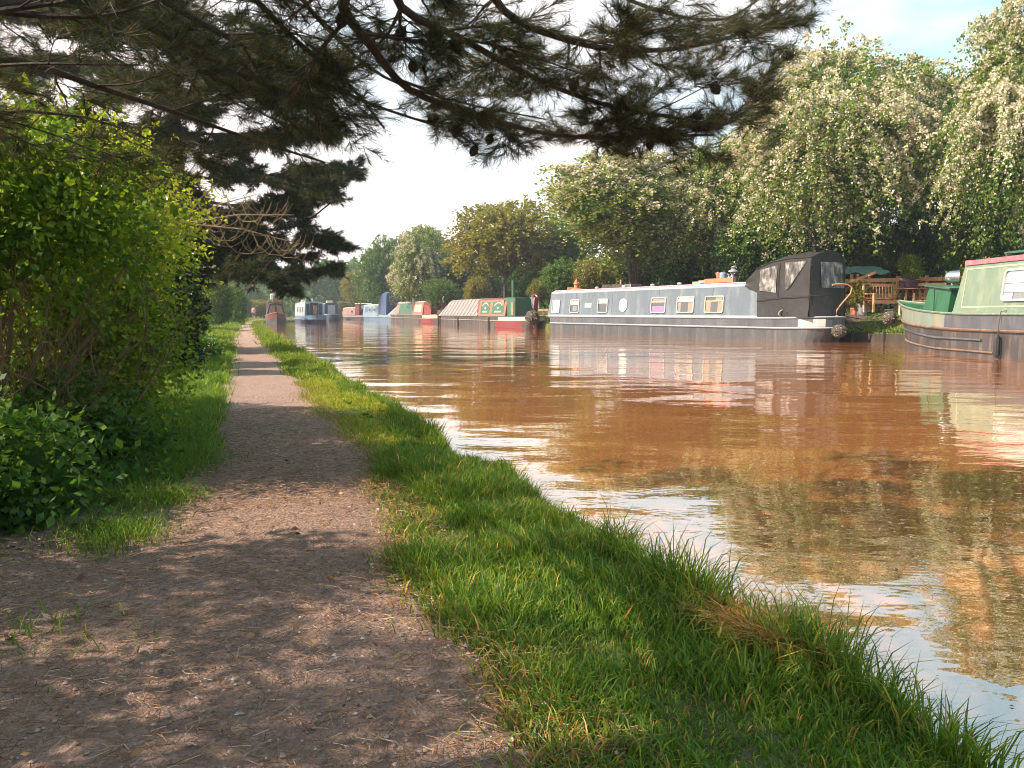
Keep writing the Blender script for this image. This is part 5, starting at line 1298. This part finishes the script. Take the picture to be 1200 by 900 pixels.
for yy, w_ in ((0.0,1.3),):
    mb = MB(); mb.add([(1.38+.05,-.62,1.55),(1.43,.62,1.55),(1.45,.6,2.15),(1.45,-.6,2.15)], [(0,1,2,3)]); b.part(mb, 'window', 'blind_white', parent=wh)
b.window(6, 7.2, 1.0, 1.5, 'p_white')

# left of the channel
b = Boat('narrowboat', 'pale blue-grey narrowboat under way or moored by the promontory, dark open stern toward us', o5(373,76), (-24.2,89), 2.1, .75, .4, .15, 2, 1.5)
b.hull('p_navy', 'p_blue', deck='p_navy'); b.strake(3,.03,'p_ltblue'); b.cabin(2.6, b.L-1.2, 2.1, 'p_greylt', 'p_greylt', inset=.08, tum=.1)
mb = MB(); mb.box((2.58,0,1.45),(.03,.8,1.2)); b.part(mb, 'door', 'interior')  # dark sheet painting the shade inside the open stern
mb = MB(); mb.box((2.55,.62,1.4),(.05,.32,1.1)); mb.box((2.55,-.62,1.4),(.05,.3,1.1)); b.part(mb, 'door', 'p_navy', )
mb = MB(); mb.box((2.4,-.1,1.35),(.2,.35,.9)); b.part(mb, 'door', 'wood_old')
for x, y, m_, h_ in ((5,.3,'p_dkgreen',.35),(8,-.2,'p_white',.4),(10,.2,'p_cream',.3)):
    mb = MB(); mb.box((x,y,2.2+h_/2),(1.2,.6,h_), taper=.8); b.part(mb, 'roof_box', m_)
for x in (4.2,6.5,9): b.window(x, x+.9, 1.1, 1.7, 'p_white')
mb = MB(); mb.tube([(.3,0,.75),(.3,0,1.3),(1.0,0,1.45)], .05, 6); b.part(mb, 'tiller', 'black_metal')
b = Boat('narrowboat', 'dark blue narrowboat with a white-edged roof, just beyond the pale blue-grey one', o5(391,104), o5(380,119), 2.1, .8, .4, .15, 2, 1.5)
b.hull('p_navy', 'p_navy'); b.cabin(2.0, b.L-1.2, 2.3, 'p_navy', 'p_white', inset=.08, tum=.1); b.strake(4,.04,'p_greylt','gunwale')
mb = MB(); mb.box((1.95,0,1.5),(.05,1.0,1.2)); b.part(mb, 'door', 'p_greylt'); mb = MB(); mb.box((5,0,2.6),(1.5,.8,.3)); b.part(mb, 'roof_box', 'p_cream')
b = Boat('narrowboat', 'dark red narrowboat moored against the towpath bank, its bow toward us', (-25.3,82), o5(325.5,70), 1.8, .75, .4, .35, 3, 1.5)
b.hull('p_black', 'p_maroon'); b.strake(4,.04,'p_rose','gunwale'); b.cabin(1.5, b.L-4.2, 2.0, 'p_maroon', 'p_dkgreen', inset=.08, tum=.1)
mb = MB(); rows = [[(x, .9*w_, .8), (x, .6*w_, zt_), (x, 0, zt_+.1), (x, -.6*w_, zt_), (x, -.9*w_, .8)] for x, zt_, w_ in ((b.L-4.2,1.95,1),(b.L-3.0,1.9,.95))]; mb.grid(rows); fr_ = rows[-1]; mb.add(fr_, [(0,1,2,3,4)]); b.part(mb, 'cratch_cover', 'interior')
mb = MB(); x = b.L-2.98; mb.add([(x,.7,.9),(x,.5,1.7),(x,.06,1.8),(x,.06,.9)], [(0,1,2,3)]); mb.add([(x,-.7,.9),(x,-.5,1.7),(x,-.06,1.8),(x,-.06,.9)], [(0,1,2,3)]); b.part(mb, 'cratch_board', 'wood_old')
mb = MB(); mb.box((b.L-6,.2,2.25),(1.6,.9,.35)); b.part(mb, 'roof_box', 'wood'); mb = MB(); mb.lathe((b.L-5,-.2,2.35), [(.25,0),(.3,.4),(.1,.6),(.12,.9)], 8); b.part(mb, 'roof_vent', 'p_white')
# distant row at the bend
for i, (px, Yd, c1, lb) in enumerate([(395,138,'p_dkgreen','dark boat in the hazy row at the bend, nearest of its row'),(401,150,'p_rose','boat with cream upperworks farthest in the hazy row at the bend')]):
    b = Boat('narrowboat', lb, o5(px,Yd), o5(px-7,Yd+12), 2.1, .8, .4, .1, 2, 1.5); b.hull('p_black', c1); b.cabin(1.5, b.L-1.5, 2.1, c1, 'p_cream', inset=.08, tum=.1)
    mb = MB(); mb.box((1.47,0,1.5),(.04,.9,1.0)); b.part(mb, 'door', 'p_white')

# ------------------------------------------------------------------ far bank furniture
gY = 33.0
def gp(px, Yd, dz=0): x = (px-600)/900*Yd; return Vector((x, Yd, ground_z(x, Yd)+dz))
# rail fence above the mooring
def fence(pts, h, label, name='rail_fence', mat='wood', rails=(.95,.5), pw=.11):
    p0 = Vector(pts[0]); root = thing(name, label, 'fence', p0)
    for i, p in enumerate(pts):
        q = Vector(p)-p0; mb = MB(); mb.box(q+Vector((0,0,h*.53)), (pw,pw,h*1.08)); mb.build('post', M[mat], root, bevel=.008)
        if i:
            o = Vector(pts[i-1])-p0
            for f in rails: mb = MB(); mb.bar(o+Vector((0,-.07,h*f)), q+Vector((0,-.07,h*f)), .035, .16 if pw > .1 else .1); mb.build('rail', M[mat], root, bevel=.005)
    return root
fp = []
for px, Yd, y in ((985,34.2,331),(1018,33.6,329),(1052,33.0,327),(1086,32.4,325.5),(1120,31.6,322),(1162,30.8,318)):
    p = at(px, y, Yd); g = ground_z(p.x, p.y); fp.append((p.x, p.y, g, p.z-g))
fence([(a_, b_, c_) for a_, b_, c_, h_ in fp], sum(q[3] for q in fp)/len(fp), 'brown wooden rail fence behind the bench and the potted shrub')
fp = [gp(px, Yd) for px, Yd in ((617,56),(627,54.5),(637,53),(650,51))]
f2 = fence([tuple(p) for p in fp], .95, 'pale rail fence between the red-sterned working boat and the grey bow', mat='wood_old')
p = at(627, 355, 54); t = thing('notice', 'small white notice on the pale rail fence', 'notice', p); mb = MB(); mb.box((0,-.12,0),(.55,.03,.75)); mb.build('board', M['p_white'], t); 
mb = MB(); mb.box((0,0,-.55),(.07,.07,1.5)); mb.build('post', M['wood_old'], t)
fp = [gp(px, Yd) for px, Yd in ((505,80),(513,78.5),(522,77))]
fence([tuple(p) for p in fp], 1.0, 'pale rail fence behind the red-sterned narrowboats', mat='wood_old')
# benches
def bench(px, Yd, rz, label, w=1.45, hs=.48, hb=1.18):
    p = gp(px, Yd); root = thing('bench', label, 'bench', p, rz, 'slatted wooden seats on the far bank')
    for sx_ in (-1, 1):
        mb = MB(); mb.bar((sx_*w/2,-.28,0),(sx_*w/2,-.28,hs+.26),.075,.075); mb.build('leg', M['bench_wood'], root, bevel=.005)
        mb = MB(); mb.bar((sx_*w/2,.26,0),(sx_*w/2,.36,hb),.075,.075); mb.build('leg', M['bench_wood'], root, bevel=.005)
        mb = MB(); mb.bar((sx_*w/2,-.34,hs+.28),(sx_*w/2,.32,hs+.28),.09,.04); mb.build('armrest', M['bench_wood'], root, bevel=.005)
    mb = MB()
    for k in range(5): mb.bar((-w/2,-.28+.13*k,hs),(w/2,-.28+.13*k,hs),.1,.03)
    mb.bar((-w/2,-.28,hs-.07),(w/2,-.28,hs-.07),.03,.1); mb.build('seat', M['bench_wood'], root)
    mb = MB(); mb.bar((-w/2,.355,hb-.05),(w/2,.355,hb-.05),.045,.13); mb.bar((-w/2,.29,hs+.1),(w/2,.29,hs+.1),.045,.07)
    n = int(w/.14)
    for k in range(1, n): x = -w/2+w*k/n; mb.bar((x,.30,hs+.1),(x,.345,hb-.1),.065,.02)
    mb.build('backrest', M['bench_wood'], root)
    return root
bench(1034, 32.0, math.radians(14), 'slatted wooden bench facing the canal between the two boats', 1.5)
bench(1086, 31.2, math.radians(-24), 'slatted wooden seat partly behind the green locker of the sage boat', 1.15)
p = gp(1064, 31.6); t = thing('garden_table', 'small round garden table under the purple tub', 'table', p)
mb = MB(); mb.lathe((0,0,.93), [(.62,0),(.64,.02),(.62,.04)], 24); mb.build('table_top', M['wood_old'], t, True)
for k in range(4):
    a_ = k*math.pi/2+.6; mb = MB(); mb.bar((math.cos(a_)*.42,math.sin(a_)*.42,0),(math.cos(a_)*.34,math.sin(a_)*.34,.93),.07,.07); mb.build('leg', M['wood_old'], t)
def pot(px, Yd, z, r, h, mat, label, dim, lm, ns, nl, ls, name='potted_plant', smat='twig', sq=1.0, seed=5, slen=.25):
    p = gp(px, Yd) if z is None else at(px, 366, Yd); 
    if z is not None: p.z = z
    t = thing(name, label, 'potted plant', p, 0, 'pots on the far bank')
    mb = MB(); mb.lathe((0,0,0), [(r*.78,0),(r,h*.85),(r*1.07,h*.86),(r*1.07,h),(r*.92,h),(r*.88,h*.9)], 20); mb.build('pot', M[mat], t, True)
    if ns:
        me, _ = crown_mesh('plant', seed, dim, ns*2, nl, ls, [M[lm], M['flower_pink']], 0, 3, -.5, slen, .2, .1); o = link('plant', me, t); o.location = (0,0,h+dim[2]*.8)
        mb = MB(); r_ = random.Random(seed)
        for k in range(9): a_ = r_.uniform(0,6.28); mb.tube([(0,0,h*.8),(math.cos(a_)*dim[0]*.4,math.sin(a_)*dim[1]*.4,h+dim[2]*.8),(math.cos(a_)*dim[0]*.7,math.sin(a_)*dim[1]*.7,h+dim[2]*1.6)], [.012,.008,.003], 4)
        mb.build('stems', M[smat], t)
    return t
tp = gp(1064, 31.6)
pot(1064, 31.6, tp.z+.975, .36, .33, 'pot_purple', 'leafy olive-coloured shrub in a dark purple tub on the round table', (.42,.4,.42), 'leaf_haw', 220, 16, .07, seed=71)
pot(1008.5, 32.4, None, .24, .52, 'pot_grey', 'yellow-green plant in a tall grey pot left of the bench', (.3,.3,.34), 'leaf_yellow', 120, 12, .09, seed=72)
pot(1000.5, 32.6, None, .2, .34, 'terracotta', 'small terracotta pot beside the tall grey pot', (.22,.2,.2), 'leaf_yellow', 60, 10, .08, seed=73)
pot(1067, 31.9, None, .2, .3, 'terracotta', 'pot of pink flowers on the ground under the round table', (.25,.25,.2), 'flower_pink', 60, 10, .06, seed=74)
pot(1058, 31.8, None, .16, .26, 'pot_grey', 'small grey pot under the front of the round table', (.2,.2,.16), 'leaf_mid', 50, 10, .06, seed=75)
pot(1131, 29.5, None, .22, .4, 'terracotta', 'yellow-leaved plant in a pot between the locker and the green cabin', (.45,.4,.55), 'leaf_yellow', 160, 12, .09, seed=76)
# bricks / low box left of the bench
p = gp(996, 32.0); t = thing('brick_block', 'low pinkish brick block beside the grey pot', 'bricks', p); mb = MB()
for k in range(3):
    for j in range(3): mb.box((-.3+.3*j+(.08 if k % 2 else 0), 0, .05+.1*k), (.28,.3,.09))
mb.build('bricks', M['rose'] if 'rose' in M else M['p_rose'], t)
# green tarpaulin over a pile of logs
p = gp(1000, 35.6); zt_ = at(1000, 312, 35.6).z-p.z
t = thing('covered_pile', 'timber stack under a green tarpaulin behind the black hood', 'log pile', p)
mb = MB()
for k in range(7):
    for j in range(5): mb.tube([(-.9+.3*k+.1*(j%2),-.75,.12+.24*j*zt_/1.75),(-.9+.3*k+.1*(j%2),.7,.12+.24*j*zt_/1.75)], .11, 7)
mb.build('logs', M['wood_old'], t)
mb = MB(); rows = []
rr3 = random.Random(8)
for i in range(15):
    x = -1.45+2.9*i/14; r_ = []
    for j in range(9):
        y = -1.0+1.9*j/8; e_ = max(abs(x)/1.45, abs(y)/1.0); z = zt_-.05-.42*max(0, e_-.45)**1.1*1.6+.05*math.sin(i*1.7+j*1.1)+.03*rr3.random(); r_.append((x, y, z))
    rows.append(r_)
mb.grid(rows); mb.build('tarpaulin', M['tarp'], t, True)
p = gp(1012, 33.3); t = thing('timber_plank', 'sloping pale plank leaning over the rail fence by the tarpaulin', 'plank', p)
a0, a1 = at(1003, 328, 33.9)-p, at(1027, 319, 33.3)-p; mb = MB(); mb.bar(a0, a1, .06, .12); mb.build('board', M['wood'], t)
for k, (px, lb) in enumerate(((997,'pale stake leaning by the tarpaulin, left one'),(1004,'pale stake leaning by the tarpaulin, right one'))):
    p = gp(px, 34.4); t = thing('stake', lb, 'stake', p); tp_ = at(px+1, 321, 34.4)-p; mb = MB(); mb.bar((0,0,0), tp_, .10, .10); mb.build('post', M['wood'], t)
# mooring ropes, tyre fender, bank piling
p = gp(1050, 29.3); 
def rope(label, a_, b_, sag, r=.02, mat='rope'):
    a_, b_ = Vector(a_), Vector(b_); t = thing('mooring_rope', label, 'rope', a_, 0, 'mooring ropes'); mb = MB()
    mb.tube([(a_.lerp(b_, k/10)-a_)+Vector((0,0,-sag*4*(k/10)*(1-k/10))) for k in range(11)], r, 5); mb.build('line', M[mat], t)
gs = GB.root.matrix_basis @ Vector((1.7, -.6, 1.0))
e1 = gp(1052, 29.8, .1); rope('taut mooring rope from the grey stern toward the sage bow', gs, at(1049, 371, 28.5), .12)
rope('mooring rope running down from the grey stern to the bank', GB.root.matrix_basis @ Vector((1.4,-.3,.95)), at(1026, 389, 30.2), .15, .03)
rope('second mooring rope slanting down beside the first', GB.root.matrix_basis @ Vector((1.45,-.2,.92)), at(1012, 379, 30.6), .1, .02)
rope('mooring rope from the red working-boat stern to the bank', (1.9,50.2,1.0), (3.6,49.0,.5), .1, .03)
s_list = np.linspace(19, 40, 43); pl = thing('bank_piling', 'dark timber boards holding up the bank between the two near boats', 'piling', (*xy(27, float(bankR(27))-.22), 0))
o_ = pl.location; mb = MB()
for i in range(len(s_list)-1):
    a_ = Vector((*xy(s_list[i], float(bankR(s_list[i]))-.16), .10)); c_ = Vector((*xy(s_list[i+1], float(bankR(s_list[i+1]))-.16), .10)); mb.bar(a_-o_, c_-o_, .05, .42)
mb.build('boards', M['plank'], pl)
mb = MB()
for i in range(0, len(s_list), 3):
    a_ = Vector((*xy(s_list[i], float(bankR(s_list[i]))-.21), 0)); mb.box(a_-o_+Vector((0,0,.1)), (.09,.09,.6))
mb.build('stakes', M['plank'], pl)

# ------------------------------------------------------------------ the walker
def person():
    Yd = 95.0; x = (298.5-600)/900*Yd; s, u = su(x, Yd); root = thing('person', 'person in a pink top and dark shorts walking on the far end of the towpath', 'person', (x, Yd, ground_z(x, Yd)))
    J = {'pel':(0,0,.86,.13),'bel':(0,0,1.02,.125),'che':(0,0,1.25,.15),'nek':(0,0,1.42,.055),'hd1':(0,-.01,1.52,.085),'hd2':(0,-.01,1.62,.085),
         'lsh':(.17,0,1.36,.055),'lel':(.25,.05,1.12,.042),'lwr':(.22,-.12,.92,.03),'lha':(.21,-.17,.86,.032),'rsh':(-.17,0,1.36,.055),'rel':(-.25,.06,1.12,.042),'rwr':(-.25,.0,.9,.03),'rha':(-.25,-.03,.82,.032),
         'lhi':(.09,0,.82,.095),'lkn':(.10,-.10,.46,.06),'lan':(.10,-.02,.08,.04),'lto':(.10,-.18,.03,.035),'rhi':(-.09,0,.82,.095),'rkn':(-.10,.03,.46,.06),'ran':(-.10,.20,.10,.04),'rto':(-.10,.08,.03,.035)}
    E = [('pel','bel'),('bel','che'),('che','nek'),('nek','hd1'),('hd1','hd2'),('che','lsh'),('lsh','lel'),('lel','lwr'),('lwr','lha'),('che','rsh'),('rsh','rel'),('rel','rwr'),('rwr','rha'),
         ('pel','lhi'),('lhi','lkn'),('lkn','lan'),('lan','lto'),('pel','rhi'),('rhi','rkn'),('rkn','ran'),('ran','rto')]
    def skin(name, keys, scale, mat):
        ks = [k for k in J if k in keys]; me = bpy.data.meshes.new(name); me.from_pydata([J[k][:3] for k in ks], [(ks.index(a), ks.index(c)) for a, c in E if a in ks and c in ks], []); me.materials.append(M[mat])
        o = link(name, me, root); md = o.modifiers.new('skin', 'SKIN'); md.use_smooth_shade = True
        for i, k in enumerate(ks): r = J[k][3]*scale; me.skin_vertices[0].data[i].radius = (r, r)
        me.skin_vertices[0].data[0].use_root = True
        o.modifiers.new('ss', 'SUBSURF').levels = 1; o.modifiers['ss'].render_levels = 1; return o
    skin('body', J.keys(), 1, 'skin'); skin('shirt', ('bel','che','lsh','lel','rsh','rel','nek'), 1.14, 'shirt_pink'); skin('shorts', ('pel','lhi','lkn','rhi','rkn'), 1.16, 'shorts')
    mb = MB(); mb.lathe((0,.02,1.60), [(.06,-.1),(.095,-.03),(.10,.03),(.08,.09),(.02,.115)], 12); mb.build('hair', M['hair'], root, True)
person()

# ------------------------------------------------------------------ the air
mb = MB(); mb.box((0, 190, 14), (620, 560, 34)); hz = mb.build('haze', [], None)
hm = bpy.data.materials.new('haze'); hm.use_nodes = True; nt = hm.node_tree; nt.nodes.clear()
o_ = nt.nodes.new('ShaderNodeOutputMaterial'); v_ = nt.nodes.new('ShaderNodeVolumePrincipled'); v_.inputs['Density'].default_value = HAZE; v_.inputs['Color'].default_value = (.86,.92,1,1); v_.inputs['Anisotropy'].default_value = .3
nt.links.new(v_.outputs[0], o_.inputs['Volume']); hz.data.materials.append(hm); tag(hz, 'thin pale haze in the air over the canal', 'haze', kind='stuff')
